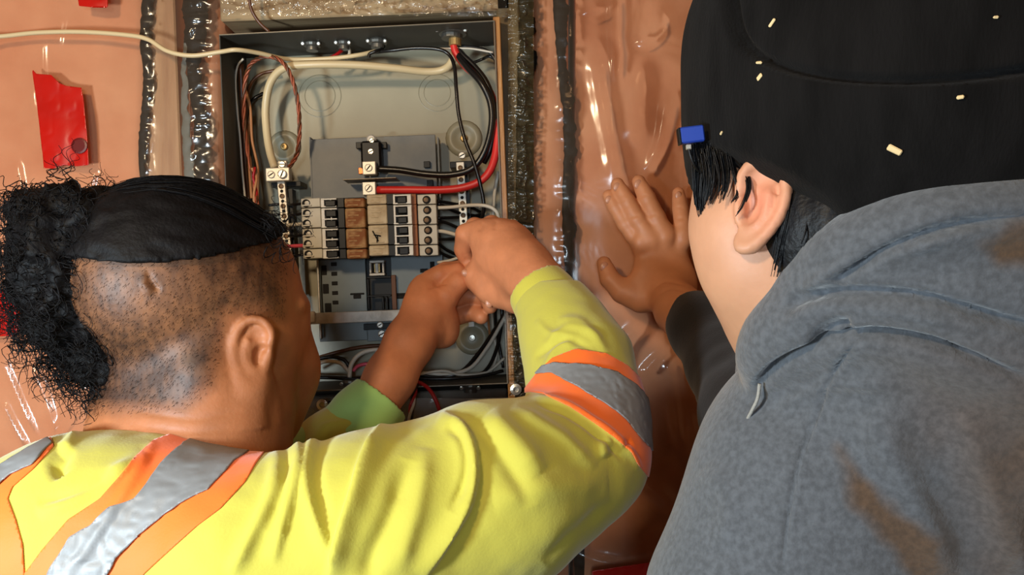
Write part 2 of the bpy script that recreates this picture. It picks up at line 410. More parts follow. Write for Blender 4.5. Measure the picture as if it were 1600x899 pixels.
board('blocking', 343, 616, 797, 860, 1.12, .08, M_greyb)
V_, F_ = boxg(P(788, 335, 1.05)+np.array([0, .055, 0]), .009, .11, .52, .001)
obj('plywood_edge', V_, F_, M_woodp, wall)
# black sealant beads
def bead(pts, w, d, lab, seed, flat=.45, rag=.25, m=None):
    p = smoothpath([(*q, 0) for q in pts], 14)[:, :2]; n = len(p)
    W = np.array([P(x, y, d) for x, y in p]); ww = np.interp(np.linspace(0, 1, n), np.linspace(0, 1, len(w)), w)
    nz = vnoise(np.stack([W[:, 2]*1.0, np.full(n, seed*5.), np.zeros(n)], 1), 90)+.6*vnoise(np.stack([W[:, 2], np.full(n, seed*9.), np.zeros(n)], 1), 220)
    r = ww*d/F/2*(1+rag*nz); W[:, 0] += .0015*nz
    V, Fc = tube(W, r, 14, flat=1)
    V = np.array(V); V[:, 1] = d+(V[:, 1]-d)*flat; V[:, 1] += .0012*vnoise(V, 160); V[:, 0] += .0012*vnoise(V+7, 190)
    return obj('sealant_bead', V, Fc, m or M_seal, label=lab, cat='sealant', smooth=True)
bead([(231, -150), (230, 0), (226, 60), (231, 110), (228, 170), (222, 230), (223, 300), (220, 420), (224, 900)], [16, 17, 16, 15, 13, 9, 8, 9], 1.077,
     'thin wavy black sealant bead nearer the large red tape patch', 1)
bead([(305, -150), (304, 0), (306, 40), (302, 80), (304, 130), (313, 190), (314, 250), (316, 300), (318, 420), (320, 900)], [40, 40, 42, 24, 20, 20, 22, 24, 20, 20], 1.072,
     'black sealant bead beside the panel left edge, with a wide blob at its top', 2)
bead([(822, -150), (822, 0), (824, 60), (820, 130), (818, 200), (818, 300), (820, 380), (822, 470), (818, 560), (818, 620), (815, 900)], [24, 24, 26, 24, 22, 26, 28, 30, 34, 30], 1.061,
     'broad crinkled black sealant bead directly right of the electrical panel', 3, rag=.3)
bead([(870, -150), (874, 0), (877, 60), (881, 120), (888, 180), (889, 240), (886, 310), (888, 380), (892, 460), (900, 620), (905, 900)], [20, 20, 18, 17, 17, 16, 15, 16, 16], 1.068,
     'narrow black sealant bead on the pink wall, left of the hand pressed flat', 4, rag=.3)
bead([(292, 60), (288, 110), (290, 180), (294, 250), (297, 330), (298, 600)], [8, 10, 14, 16, 16], 1.074, 'flat grey sealant smear beside the black bead at the panel', 6, flat=.2, rag=.1,
     m=mat('grey sealant', lin(92, 90, 80), .6, bump=.3))
# vapour barrier: thin clear sheets stretched over the framing
RID = [([(955, -20), (956, 40), (960, 130)], 5, .0045), ([(1042, 145), (1036, 180), (1028, 225), (1008, 270)], 6, .006), ([(920, 60), (940, 180), (965, 300)], 12, .004),
       ([(1030, 20), (1028, 45), (1005, 64), (990, 62)], 4, .004), ([(1090, 30), (1075, 130), (1040, 240)], 14, .004),
       ([(905, 20), (935, 14), (945, 6)], 4, .003), ([(1035, 550), (1015, 570), (1003, 585)], 5, .005), ([(1036, 550), (1050, 610), (1062, 700)], 8, .005),
       ([(1075, 640), (1088, 700), (1092, 720)], 7, .005), ([(960, 720), (1020, 760), (1060, 800)], 14, .004), ([(880, 860), (960, 880), (1080, 860)], 10, .005),
       ([(68, 60), (66, 90), (68, 140)], 4, .003), ([(100, 20), (90, 80)], 5, .003), ([(25, 240), (36, 300), (60, 380)], 6, .004), ([(150, 260), (135, 330)], 6, .004),
       ([(0, 550), (25, 610), (60, 690)], 4, .005), ([(0, 620), (20, 660), (48, 710)], 5, .005), ([(40, 560), (70, 620), (90, 690)], 6, .004),
       ([(115, 240), (60, 180), (50, 120)], 7, .003), ([(130, 600), (110, 640), (70, 700)], 5, .004),
       ([(1000, 500), (960, 560), (940, 660)], 10, .004), ([(985, 80), (990, 160), (985, 230)], 18, .003)]
def sheet(name, x0, y0, x1, y1, d, lab, step=.0035, m=M_poly, crumple=(), rid=(), base=.004, ridged=()):
    a = P(x0, y1, d); b = P(x1, y0, d); nx = int((b[0]-a[0])/step)+2; nz = int((b[2]-a[2])/step)+2
    X, Z = np.meshgrid(np.linspace(a[0], b[0], nx), np.linspace(a[2], b[2], nz), indexing='ij')
    Pn = np.stack([X.ravel(), np.zeros(X.size)+d*7, Z.ravel()], 1); px = 800+Pn[:, 0]*F/d; py = 449.5-(Pn[:, 2]-CZ)*F/d
    Y = -base*vnoise(Pn*np.array([1.5, 1, .8]), 9)-base*.25*vnoise(Pn, 33)
    for pts, w, h in rid:
        dd, _, t = pl_dist(px, py, smoothpath(np.array(pts, float), 5)); Y -= h*np.clip(np.minimum(t, 1-t)*5, 0, 1)*np.exp(-(dd/w)**2)
    if ridged:
        for cx, cw, amp in ridged:
            rn = vnoise(Pn*np.array([.55, 1, 1.9])+.002*vnoise(Pn, 40)[:, None], 62); rn2 = vnoise(Pn*np.array([.9, 1, 1.5])+9, 95)
            Y -= np.exp(-((px-cx)/cw)**4)*amp*((1-np.abs(rn))**5+.6*(1-np.abs(rn2))**5)
    for cx, cw, amp in crumple:
        wgt = np.exp(-((px-cx)/cw)**2)*amp
        Y -= wgt*(np.abs(vnoise(Pn*np.array([.5, 1, 1.6]), 55))+.7*np.abs(vnoise(Pn*np.array([.7, 1, 1.5])+3, 130)))
    V = np.stack([X.ravel(), d+Y, Z.ravel()], 1); I = np.arange(len(V)).reshape(nx, nz)
    q = np.stack([I[:-1, :-1], I[1:, :-1], I[1:, 1:], I[:-1, 1:]], -1).reshape(-1, 4)
    n = len(V); rim = list(I[:, 0])+list(I[-1, 1:])+list(I[-2::-1, -1])+list(I[0, -2:0:-1])
    return obj(name, V, q, m, label=lab, cat='plastic sheet', smooth=True)
sheet('vapour_barrier', -330, -300, 341, 1200, 1.058, 'clear glossy plastic sheet over pink insulation left of the electrical panel', ridged=[(228, 9, .003), (308, 20, .0045)], rid=RID)
sheet('vapour_barrier', 838, -300, 1900, 1200, 1.056, 'clear glossy plastic sheet over pink insulation right of the panel, under the flat hand', ridged=[(880, 11, .002)], rid=RID)
sheet('vapour_barrier', 341, -60, 792, 26, 1.058, 'crinkled clear plastic strip above the top edge of the electrical panel', m=M_poly2, base=.003, ridged=[(560, 300, .004)], step=.0025)
sheet('vapour_barrier', 794, -300, 834, 1200, 1.048, 'tightly crinkled plastic strip over the black sealant right of the panel', m=film('olive crinkled film', haze=.20, rough=.20, bump=.3, bscale=60, hazecol=lin(112, 96, 62), dist=.003), base=.001, ridged=[(809, 24, .0075)], step=.0012)
sheet('vapour_barrier', 341, 622, 794, 1000, 1.07, 'loose grey crumpled plastic sheet under the electrical panel', m=film('greyish plastic film', haze=.35, rough=.18, bump=.5, bscale=14, hazecol=(.55, .54, .52), dist=.010), base=.010,
      crumple=[(560, 300, .010)], step=.003)
# red tapes, sitting on the film
def tape(poly, d, lab, seed=0):
    x = np.array([p[0] for p in poly]); y = np.array([p[1] for p in poly]); gx_, gy_ = np.meshgrid(np.arange(x.min()-2, x.max()+3, 2.), np.arange(y.min()-2, y.max()+3, 2.), indexing='ij')
    V = np.array([P(a, b, d) for a, b in zip(gx_.ravel(), gy_.ravel())]); V[:, 1] += .0016*vnoise(V+seed, 40)-.0008*np.abs(vnoise(V+seed, 90))
    I = np.arange(len(V)).reshape(gx_.shape); q = np.stack([I[:-1, 1:], I[1:, 1:], I[1:, :-1], I[:-1, :-1]], -1).reshape(-1, 4)
    V2, T2 = clip(V, tri(q), poly_sd(gx_.ravel(), gy_.ravel(), poly))
    o = obj('red_tape', V2, T2, M_red, label=lab, cat='tape', smooth=True, group=None)
    md = o.modifiers.new('thickness', 'SOLIDIFY'); md.thickness = .0006; return o
tp = tape([(49, 107), (56, 115), (80, 117), (93, 130), (103, 134), (127, 137), (131, 160), (135, 200), (139, 258), (120, 260), (100, 258), (84, 264), (69, 263), (62, 200)], 1.052,
     'large glossy red tape patch on the plastic, below the white cable', 1)
V_, F_ = lathe(P(124, 228, 1.0505), [(.010, 0), (.0105, .0008), (.008, .0012)], sides=18)
obj('hole_patch', [v*1 for v in V_], F_, mat('dark red', lin(96, 10, 10), .35), tp, label='dark oval mark on the tape')
tape([(117, -30), (168, -30), (169, 12), (145, 12), (123, 9)], 1.050, 'small red tape piece at the top edge of the photo', 2)
tape([(-40, 456), (10, 453), (24, 456), (28, 500), (25, 525), (-40, 527)], 1.048, 'red tape piece at the left edge behind the curly hair', 3)
tape([(925, 893), (985, 884), (1040, 876), (1045, 960), (925, 960)], 1.040, 'dark red tape strip at the bottom edge beside the grey hoodie', 4)
# ---------------------------------------------------------------- electrical panel
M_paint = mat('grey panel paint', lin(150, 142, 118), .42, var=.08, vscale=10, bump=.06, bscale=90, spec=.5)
M_side = mat('shaded panel side', lin(60, 56, 48), .55, var=.15, vscale=12)  # box paint darkened: shade on the inner walls put into the colour
M_plate = mat('bus plate grey', lin(112, 112, 108), .45, c2=lin(88, 92, 94), vscale=22, bump=.1)
M_met = mat('bright screw metal', lin(205, 200, 188), .32, metal=.75, bump=.1, bscale=300)
M_alu = mat('aluminium lug', lin(216, 208, 192), .4, metal=.35, var=.08, vscale=60)
M_bar = mat('galvanised bar', lin(205, 200, 190), .45, metal=.2, c2=lin(168, 162, 152), vscale=50, bump=.2, bscale=200)
M_blk = mat('black plastic', lin(13, 12, 12), .4, spec=.25)
M_slot = mat('dark slot', lin(12, 11, 10), .8)
M_cream = mat('breaker grey plastic', lin(200, 194, 178), .45, var=.08, vscale=50)
M_white = mat('breaker white plastic', lin(232, 230, 222), .4)
M_lab = mat('beige breaker label', lin(214, 198, 166), .6, c2=lin(180, 158, 122), vscale=60, bump=.3, bscale=200)
M_rust = mat('rust stained label', lin(200, 164, 112), .7, c2=lin(134, 76, 28), vscale=40, bump=.3, bscale=200, thr=(.4, .6))
M_orn = mat('orange edge', lin(150, 88, 44), .6)
M_cu = mat('copper', lin(196, 108, 64), .35, metal=.8)
M_rustm = mat('dull terminal', lin(110, 84, 58), .5, metal=.4)
M_brass = mat('brass', lin(178, 148, 96), .4, metal=.6)
panel = empty('electrical_panel', P(570, 600, 1.16), 'open grey electrical panel box set in the wall between the two men', 'electrical panel')
# enclosure: tray with four walls
FR = 1.048; BK = 1.152
tl, tr_, br, bl = P(343, 55, FR), P(772, 33, FR), P(793, 599, FR), P(366, 616, FR)
def quadbox(a, b, th, y0, y1):
    """wall plate running from a to b (front edge), thickness th towards outside normal"""
    a = np.array(a); b = np.array(b); a[1] = b[1] = y0; dv = b-a; L = np.linalg.norm(dv); dv /= L; nn = np.array([dv[2], 0, -dv[0]])
    return boxg((a+b)/2+np.array([0, (y1-y0)/2, 0]), L+th, y1-y0, th, .0004, (dv, UY, np.array([-dv[2], 0, dv[0]])))
m = MB(); cxy = (tl+tr_+br+bl)/4
back = [np.array([q[0], BK, q[2]]) for q in (bl, br, tr_, tl)]
bk2 = [q+np.array([0, .0015, 0]) for q in back]
m.add(back+bk2, [(0,1,2,3), (7,6,5,4), (0,4,5,1), (1,5,6,2), (2,6,7,3), (3,7,4,0)])
m.build('back_panel', M_paint, panel)
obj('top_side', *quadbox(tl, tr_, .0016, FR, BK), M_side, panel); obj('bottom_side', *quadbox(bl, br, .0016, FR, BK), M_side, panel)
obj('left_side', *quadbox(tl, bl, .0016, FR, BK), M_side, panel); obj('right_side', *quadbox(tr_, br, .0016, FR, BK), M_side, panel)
# thin bright folded lip
lip = MB()
for a, b in ((tl, tr_), (tr_, br), (bl, br)):
    lip.add(*tube([a-[0, .0008, 0], b-[0, .0008, 0]], .0009, 6))
lip.build('lip', mat('worn lip', lin(120, 112, 98), .4, metal=.3), panel)
def onback(px, py): return P(px, py, BK)
for (px, py, r) in ((445, 230, 26), (725, 217, 29), (738, 528, 27)):
    rr = PR(r, BK); dm = obj('mounting_dimple', *lathe(onback(px, py), [(rr, -.001), (rr, .0002), (rr*.9, .004), (rr*.75, .0055), (rr*.62, .0055), (rr*.5, .002), (rr*.2, .0016)], sides=28), M_paint, panel, smooth=True)
    obj('screw', *lathe(onback(px, py), [(.0055, .001), (.0052, .0046), (.004, .0058), (.0018, .006), (.0014, .004)], sides=16), M_brass if py < 400 else M_met, dm)
for (px, py, r) in ((683, 145, 29), (500, 150, 33), (620, 570, 26)):
    k = MB()
    for f in (1, .72): 
        c = onback(px, py); rr = PR(r*f, BK); k.add(*tube([c+rr*np.array([math.cos(t), 0, math.sin(t)]) for t in np.linspace(0, 2*math.pi, 33)], .0007, 5, cap=False))
    k.build('knockout', M_paint, panel)
# cable clamps in the top and bottom side
def clamp(px, py, d, r, lab=None):
    c = P(px, py, d); o = obj('cable_clamp', *lathe(c, [(r, 0), (r*1.05, .003), (r*.95, .006), (r*.7, .007), (r*.68, .012)], (0, 0, -1), 18), mat('clamp metal', lin(110, 106, 98), .38, metal=.6), panel)
    for s in (-1, 1): obj('clamp_screw', *lathe(c+np.array([s*r*.9, -r*.6, -.004]), [(.0022, 0), (.0028, .003), (.0016, .0035)], (0, -1, -.3), 8), M_met, o)
    return o
clamp(488, 66, 1.10, .012); clamp(537, 64, 1.10, .010); clamp(590, 62, 1.10, .013); clamp(706, 47, 1.09, .021)
obj('cable_bushing', *lathe(P(711, 52, 1.09), [(.0085, 0), (.0085, .017), (.006, .0175)], (0, 0, -1), 16), M_brass, panel)
b_ = clamp(548, 594, 1.10, .012); clamp(735, 600, 1.11, .013)
# bus assembly plates
up = MB(); up.add(*pbox(485, 214, 682, 312, 1.118, .003)); up.add(*boxg(P(686, 262, 1.118)+[0, .012, 0], .0018, .026, .085)); up.add(*boxg(P(486, 262, 1.118)+[0, .012, 0], .0018, .026, .085))
up.build('upper_plate', M_plate, panel)
M_plate2 = mat('lower plate', lin(104, 116, 120), .42, var=.12, vscale=20)
lo = MB(); lo.add(*pbox(497, 398, 573, 533, 1.116, .003)); lo.add(*pbox(613, 398, 694, 533, 1.116, .003)); lo.add(*pbox(573, 500, 613, 533, 1.116, .003)); lo.add(*boxg(P(498, 466, 1.112)+[0, .012, 0], .0016, .026, .115))
lo.build('lower_plate', M_plate2, panel)
obj('plate_edge', *boxg(P(499, 466, 1.108), .0016, .004, .112), M_bar, panel)
for x0, y0, w, h in [(517, 410+k*15, 9, 6) for k in range(5)]+[(502, 415, 8, 15), (503, 444, 9, 15), (505, 474, 10, 14), (656, 420, 12, 6), (672, 409, 7, 12)]:
    cx = x0-0.03*0; obj('slot', *pbox(x0+(y0-410)*.04, y0, x0+w+(y0-410)*.04, y0+h, 1.1150, .003, .0003), M_slot, panel)
for s, x0 in ((1, 547), (-1, 619)):
    k = MB(); k.add(*pbox(x0, 458, x0+22, 461, 1.1148, .003)); k.add(*pbox(x0+(5 if s > 0 else 0), 461, x0+(17 if s > 0 else 17), 467, 1.1150, .003)); k.build('tab_slot', M_slot, panel)
obj('bus_channel', *pbox(573, 398, 615, 500, 1.128, .012), M_blk, panel)
k = MB(); k.add(*pbox(577, 407, 600, 411, 1.104, .012)); k.add(*pbox(577, 427, 601, 431, 1.104, .012)); k.add(*pbox(577, 411, 580, 427, 1.104, .012)); k.add(*pbox(597, 411, 600, 427, 1.104, .012)); k.add(*pbox(586, 411, 591, 427, 1.110, .008))
k.build('bus_stab_holder', M_bar, panel)
obj('bus_stab', *pbox(584, 412, 594, 426, 1.112, .006), M_brass, panel)
k = MB(); k.add(*pbox(573, 432, 611, 435, 1.108, .006)); k.add(*pbox(573, 461, 611, 464, 1.108, .006)); k.add(*pbox(574, 436, 577, 484, 1.110, .006)); k.add(*pbox(597, 464, 600, 484, 1.110, .006)); k.add(*pbox(603, 464, 606, 484, 1.110, .006))
k.build('bus_rib', M_blk, panel)
obj('fibre_strip', *pbox(612, 430, 619, 484, 1.108, .008), mat('brown fibre', lin(104, 66, 44), .6), panel)
hb = obj('holding_bar', *pbox(468, 486.5, 660, 504, 1.085, .004, .0008), M_bar, panel, label='bright galvanised cross bar')
obj('bar_end', *pbox(466, 487, 492, 505, 1.081, .004, .0012), M_alu, hb)
obj('bar_step', *pbox(478, 487, 481, 505, 1.078, .003, .0006), M_bar, hb)
obj('neutral_link', *pbox(568, 505, 632, 515, 1.108, .006), M_blk, panel)
def screw(px, py, d, r=.0035, parent=panel, m=M_met, ang=.5):
    c = P(px, py, d); h = obj('screw', *lathe(c, [(r, -.001), (r, .0012), (r*.8, .0018)], sides=14), m, parent)
    a = np.array([math.cos(ang), 0, math.sin(ang)]); obj('screw_slot', *boxg(c-UY*.0018, r*1.5, .0006, r*.28, 0, (a, UY, np.cross(a, UY))), M_slot, h); return h
screw(594, 508, 1.106, .0045); screw(597, 522, 1.114, .0055)
for x, y, d in ((667, 258, 1.112), (672, 287, 1.112)): obj('plate_clip', *pbox(x-5, y-6, x+5, y+4, d, .006), M_blk, panel)
# main lugs
lg = obj('main_lug_block', *boxg(P(580, 243, 1.098)+[0, .008, 0], .028, .022, .040, .003), M_blk, panel)
for s in (-1, 1): obj('lug_ear', *pbox(580+s*17-7, 222, 580+s*17+7, 232, 1.106, .008), M_blk, lg)
obj('lug_top', *lathe(P(580, 218, 1.10), [(.007, -.004), (.007, 0), (.005, .002)], sides=12), M_bar, lg)
screw(581, 220, 1.097, .0036, lg); screw(579.5, 237, 1.096, .0042, lg)
for y0 in (252, 284):
    l_ = obj('terminal_lug', *pbox(566, y0, 587, y0+21, 1.086, .014, .001), M_alu, panel)
    s_ = screw(576, y0+10.5, 1.086, .0052, l_, M_alu, .9)
obj('copper_strip', *pbox(560, 262, 567, 272, 1.098, .004), M_cu, panel)
pl = P(577, 278, 1.082); obj('insulating_plate', *boxg(P(577, 279, 1.075)+[0, .018, 0], .072, .034, .0012, .0004), mat('dull plate', lin(150, 138, 118), .4, metal=.3), panel)
# neutral and ground bars
def bar(x0, y0, x1, y1, w, n, d, nm):
    a, b = P(x0, y0, d), P(x1, y1, d); dv = b-a; L = np.linalg.norm(dv); dv /= L; nn = np.cross(dv, UY)
    o = obj(nm, *boxg((a+b)/2, PR(w, d), .008, L, .0006, (nn, UY, dv)), M_alu, panel)
    for i in range(n):
        t = (i+.5)/n; c = a+dv*L*t-UY*.004
        obj('bar_screw', *lathe(c, [(.0036, -.001), (.0036, .0012), (.0024, .0014), (.0020, .0002)], sides=10), M_rustm, o)
        c2 = c+dv*L/n*.5; obj('wire_hole', *lathe(c2, [(.0024, -.001), (.0024, .0003)], sides=8), M_slot, o)
    return o
bar(440, 284, 458, 470, 12, 12, 1.105, 'neutral_bar'); bar(719, 254, 729, 420, 12.5, 9, 1.105, 'ground_bar')
obj('bar_bracket', *pbox(424, 284, 470, 292, 1.11, .03), M_blk, panel); obj('bar_bracket', *pbox(703, 252, 738, 262, 1.11, .03), M_blk, panel)
obj('bar_backing', *boxg(P(732, 340, 1.112)+[0, .008, 0], .006, .02, .13), M_blk, panel); obj('bar_backing', *boxg(P(457, 380, 1.112)+[0, .008, 0], .006, .02, .15), M_blk, panel)
nl = obj('neutral_lug', *pbox(415, 262, 452, 283, 1.09, .014, .001), M_alu, panel); screw(424, 273, 1.09, .0052, nl, M_alu, .6); screw(441, 272, 1.088, .0062, nl, M_met, 1.2)
screw(441, 257, 1.092, .0048, nl, M_met, 0); obj('lug_tab', *pbox(434, 251, 448, 264, 1.094, .006, .001), M_alu, nl)
screw(722, 243, 1.10, .005); obj('clip_nut', *pbox(732, 502, 741, 511, 1.14, .006), M_white, panel)
# circuit breakers
def breaker(side, y0, y1, poles, lab):
    lean = ((y0+y1)/2-355)*.045; X = lambda v: v+lean
    if side == 'left': t0, t1, s0, s1, g0, g1, l0, l1 = 472, 502, 503, 533, 533, 538, 538, 571
    else: t0, t1, s0, s1, g0, g1, l0, l1 = 654, 683, 616, 645, 606, 616, 575, 606
    b = empty('circuit_breaker', P(X((t0+l1)/2) if side == 'left' else X((l0+t1)/2), (y0+y1)/2, 1.10), lab, 'circuit breaker', 'circuit breakers in two columns')
    lo_, hi_ = min(t0, l0), max(t1, l1)
    obj('body', *pbox(X(lo_), y0+.6, X(hi_), y1-.6, 1.076, .038, .0008), M_blk if side == 'left' else M_blk, b)
    tb = obj('terminal_block', *pbox(X(t0), y0+.5, X(t1), y1-.5, 1.066, .02, .0008), M_cream, b)
    if side == 'right': obj('edge_strip', *pbox(X(645), y0, X(652), y1, 1.068, .018, .0003), M_orn, b)
    fr_ = MB(); h = (y1-y0)/poles
    fx0, fx1 = (s0, s1-6) if side == 'left' else (s0, s1-1)
    for k in range(poles+1):
        yy = y0+.8+k*h if k < poles else y1-2.8
        fr_.add(*pbox(X(fx0), yy, X(fx1), yy+2, 1.059, .018, .0002))
    for xx in ((fx0, fx0+5) if side == 'left' else (fx0, fx0+3)), ((fx1-9.5, fx1-8) if side == 'left' else (fx1-6, fx1)): fr_.add(*pbox(X(xx[0]), y0+.8, X(xx[1]), y1-.8, 1.0595, .018, .0002))
    fr_.build('handle_frame', M_white, b)
    obj('side_rail', *pbox(X(529 if side == 'left' else 606), y0+.3, X(539 if side == 'left' else 616), y1-.3, 1.0605, .016, .0004), M_blk, b)
    for k in range(poles):
        a = y0+k*h+3.4; e = y0+(k+1)*h-1.6
        hd = obj('switch_handle', *pbox(X(fx0+6), a, X(fx1-1 if side == 'left' else fx1-7), e, 1.0565 if k % 2 else 1.0575, .02, .0012), M_blk, b)
        tx = 480 if side == 'left' else 668.5
        ho = obj('terminal_hole', *lathe(P(X(tx), (a+e)/2, 1.066), [(.0055, -.002), (.0055, .0004), (.0048, .0007), (.0046, .0002)], sides=14), M_slot, b)
        obj('terminal_screw', *lathe(P(X(tx+(1.5 if side == 'left' else -1)), (a+e)/2, 1.0655), [(.0033, -.001), (.0033, .0009), (.0012, .0012)], sides=8), M_bar if side == 'left' else M_rustm, ho)
        if side == 'left': obj('terminal_guide', *pbox(X(t0), (a+e)/2+2, X(t0+16), (a+e)/2+4, 1.064, .01, .0002), M_cream, tb)
    lb = obj('rating_label', *pbox(X(l0)+(2 if side == 'left' else 0), y0+.5, X(l1), y1-.5, 1.060, .022, .0012), M_rust if side == 'left' else M_lab, b)
    for k in range(poles*2):
        yy = y0+(k+.5)*(y1-y0)/(poles*2); obj('raised_mark', *pbox(X(l0+6), yy-1.3, X(l1-6-(k % 3)*4), yy+1.3, 1.0594, .002, .0004), M_rust if side == 'left' else M_lab, lb)
    return b
bL = [breaker('left', 309.5, 324.5, 1, 'topmost breaker of the left column, single switch, rust stained label'), breaker('left', 325, 356.5, 2, 'upper double breaker of the left column, white wire at its terminal'),
      breaker('left', 357, 388.5, 2, 'lower double breaker of the left column, pink wire at its terminal'), breaker('left', 389, 404.5, 1, 'lowest breaker of the left column, single switch, above the lower plate')]
bR = [breaker('right', 303.5, 319.5, 1, 'topmost breaker of the right column, directly under the thick red cable'), breaker('right', 320, 351, 2, 'upper double breaker of the right column, plain beige label'),
      breaker('right', 351.5, 382.5, 2, 'lower double breaker of the right column, label with a black tick mark'), breaker('right', 383, 400, 1, 'lowest breaker of the right column, beside the bare copper wire end')]
mk = MB(); 
for a, b in (((582, 361), (591, 377)), ((584, 367), (595, 369)), ((590, 368), (589, 379))): mk.add(*tube([P(*a, 1.0588), P(*b, 1.0588)], .0009, 5))
mk.build('tick_mark', M_blk, bR[2])
# ---------------------------------------------------------------- wires
def wm(n, c, r=.38): return mat(n, c, r, spec=.5, bump=.05, bscale=120)
W_white = wm('white wire', lin(212, 204, 188)); W_black = wm('black wire', lin(20, 18, 18), .3); W_red = wm('red wire', lin(214, 46, 42)); W_pink = wm('pink wire', lin(222, 84, 104))
W_cream = wm('cream cable', lin(214, 190, 146)); W_tan = wm('tan wire', lin(190, 130, 84)); W_brn = wm('brown wire', lin(96, 56, 30)); W_dred = wm('deep red wire', lin(170, 16, 22))
NW = [0]
def wire(pts, r, m, lab, d=None, name='wire', cat='wire', group=None, n=7):
    w = np.array([P(p[0], p[1], p[2] if len(p) > 2 else d) for p in pts]); w = smoothpath(w, n)
    V, Fc = tube(w, PR(r, d or pts[0][2]), 9); return obj(name, V, Fc, m, label=lab, cat=cat, group=group, smooth=True)
wire([(-320, 70, 1.035), (-60, 60, 1.035), (0, 57, 1.045), (60, 51, 1.046), (130, 50, 1.046), (200, 55, 1.044), (232, 62, 1.043), (262, 80, 1.042), (300, 87, 1.042), (345, 81, 1.042), (370, 78, 1.04), (405, 83, 1.06), (440, 91, 1.08), (470, 93, 1.09), (520, 91, 1.09), (560, 86, 1.09), (588, 80, 1.10)], 3.6, W_cream,
     'long cream cable drooping across the left wall into the panel', name='cable', cat='cable')
wire([(429, 262, 1.10), (421, 235, 1.105), (416, 200, 1.11), (415, 165, 1.11), (423, 128, 1.10), (445, 106, 1.09), (490, 101, 1.085), (560, 102, 1.09), (620, 107, 1.10), (665, 112, 1.11), (692, 109, 1.11), (706, 96, 1.10), (711, 72, 1.09)], 6.2, W_cream,
     'thick cream cable arching through the panel top to the left lug', name='cable', cat='cable')
def twisted(pts, r, d, mats, lab, turns=40, name='twisted_wire'):
    w = smoothpath(np.array([P(*p, d) if len(p) == 2 else P(*p) for p in pts]), 14); n = len(w); T = np.gradient(w, axis=0); T /= np.linalg.norm(T, axis=1)[:, None]
    e = empty(name, w[0], lab, 'wire')
    for k, m_ in enumerate(mats):
        a = np.linspace(0, turns*2*math.pi/10, n)+k*2*math.pi/len(mats); u = np.cross(T, UY); u /= np.maximum(np.linalg.norm(u, axis=1), 1e-6)[:, None]; v = np.cross(T, u)
        V, Fc = tube(w+r*(np.cos(a)[:, None]*u+np.sin(a)[:, None]*v), r*.95, 6); obj('strand', V, Fc, m_, e, smooth=True)
W_cop = mat('copper brown wire', lin(160, 84, 56), .4, metal=.3)
twisted([(452, 262, 1.10), (464, 240, 1.09), (468, 205, 1.08), (466, 165, 1.08), (458, 128, 1.075), (444, 100, 1.07), (425, 89, 1.07), (405, 91, 1.075), (390, 104, 1.08), (383, 130, 1.09), (381, 180, 1.10), (386, 230, 1.10), (396, 280, 1.09), (402, 320, 1.08)], .0016, 1.09,
        [W_cop, W_brn, W_cop], 'twisted copper brown wire looping down the left side of the panel', 110)
wire([(384, 142, 1.11), (391, 170, 1.11), (394, 220, 1.11), (403, 265, 1.11), (402, 320, 1.10)], 2.2, W_tan, 'tan wire running down inside the left wall of the panel, right of the brown bundle')
wire([(392, 176, 1.12), (388, 205, 1.12), (389, 250, 1.11), (393, 310, 1.10)], 2.2, W_tan, 'shorter tan wire beside the brown bundle at the panel left wall')
wire([(380, 92, 1.09), (371, 104, 1.10), (368, 130, 1.10), (371, 175, 1.10), (375, 215, 1.10), (379, 270, 1.10), (384, 320, 1.09)], 1.6, W_white, 'thin white wire hugging the left inner wall of the panel')
wire([(430, 110, 1.13), (408, 116, 1.13), (393, 130, 1.13), (386, 158, 1.125), (383, 240, 1.12), (390, 320, 1.11)], 2.6, W_brn, 'brown wire curving behind the thick cream cable')
wire([(412, 146, 1.14), (396, 156, 1.14), (388, 175, 1.13), (392, 250, 1.12), (396, 320, 1.11)], 3, W_black, 'black wire low in the bundle at the panel left wall')
wire([(376, 100, 1.11), (379, 170, 1.12), (384, 260, 1.12), (389, 330, 1.11)], 5, W_brn, 'thick dark brown wire in the corner of the panel left wall')
k = twisted([(396, 262, 1.085), (399, 285, 1.085), (399, 325, 1.08)], .002, 1.085, [W_dred, W_tan], 'short red and tan twist near the hair at the panel left wall', 12)
# heavy service cables
wire([(590, 264, 1.088), (625, 266, 1.085), (665, 272, 1.08), (705, 273, 1.075), (738, 263, 1.072), (758, 235, 1.07), (768, 195, 1.07), (766, 160, 1.07), (752, 130, 1.07), (730, 105, 1.08), (714, 84, 1.09), (711, 70, 1.09)], 5.2, W_black, 'thick black service cable curving to the upper lug', name='cable', cat='cable')
wire([(712, 68, 1.095), (722, 84, 1.09), (742, 104, 1.085), (760, 128, 1.08), (771, 160, 1.078), (773, 195, 1.078), (765, 235, 1.08), (756, 255, 1.085)], 4.2, W_black, 'second black cable running outside the thick black one', name='cable', cat='cable')
wire([(590, 297, 1.088), (640, 297, 1.082), (690, 297, 1.078), (725, 293, 1.075), (752, 282, 1.073), (768, 262, 1.073), (776, 230, 1.076), (776, 190, 1.08), (768, 150, 1.085), (748, 122, 1.09), (728, 104, 1.09), (713, 84, 1.09), (709, 70, 1.09)], 6.2, W_red, 'thick red service cable curving to the lower lug', name='cable', cat='cable')
wire([(584, 82, 1.10), (610, 79, 1.09), (650, 75, 1.085), (685, 77, 1.08), (702, 86, 1.08), (710, 105, 1.075), (713, 140, 1.07), (717, 180, 1.07), (727, 220, 1.068), (742, 258, 1.066), (753, 300, 1.068), (756, 325, 1.07), (752, 345, 1.08)], 2.9, W_black, 'thin black wire hanging down past the right mounting screw')
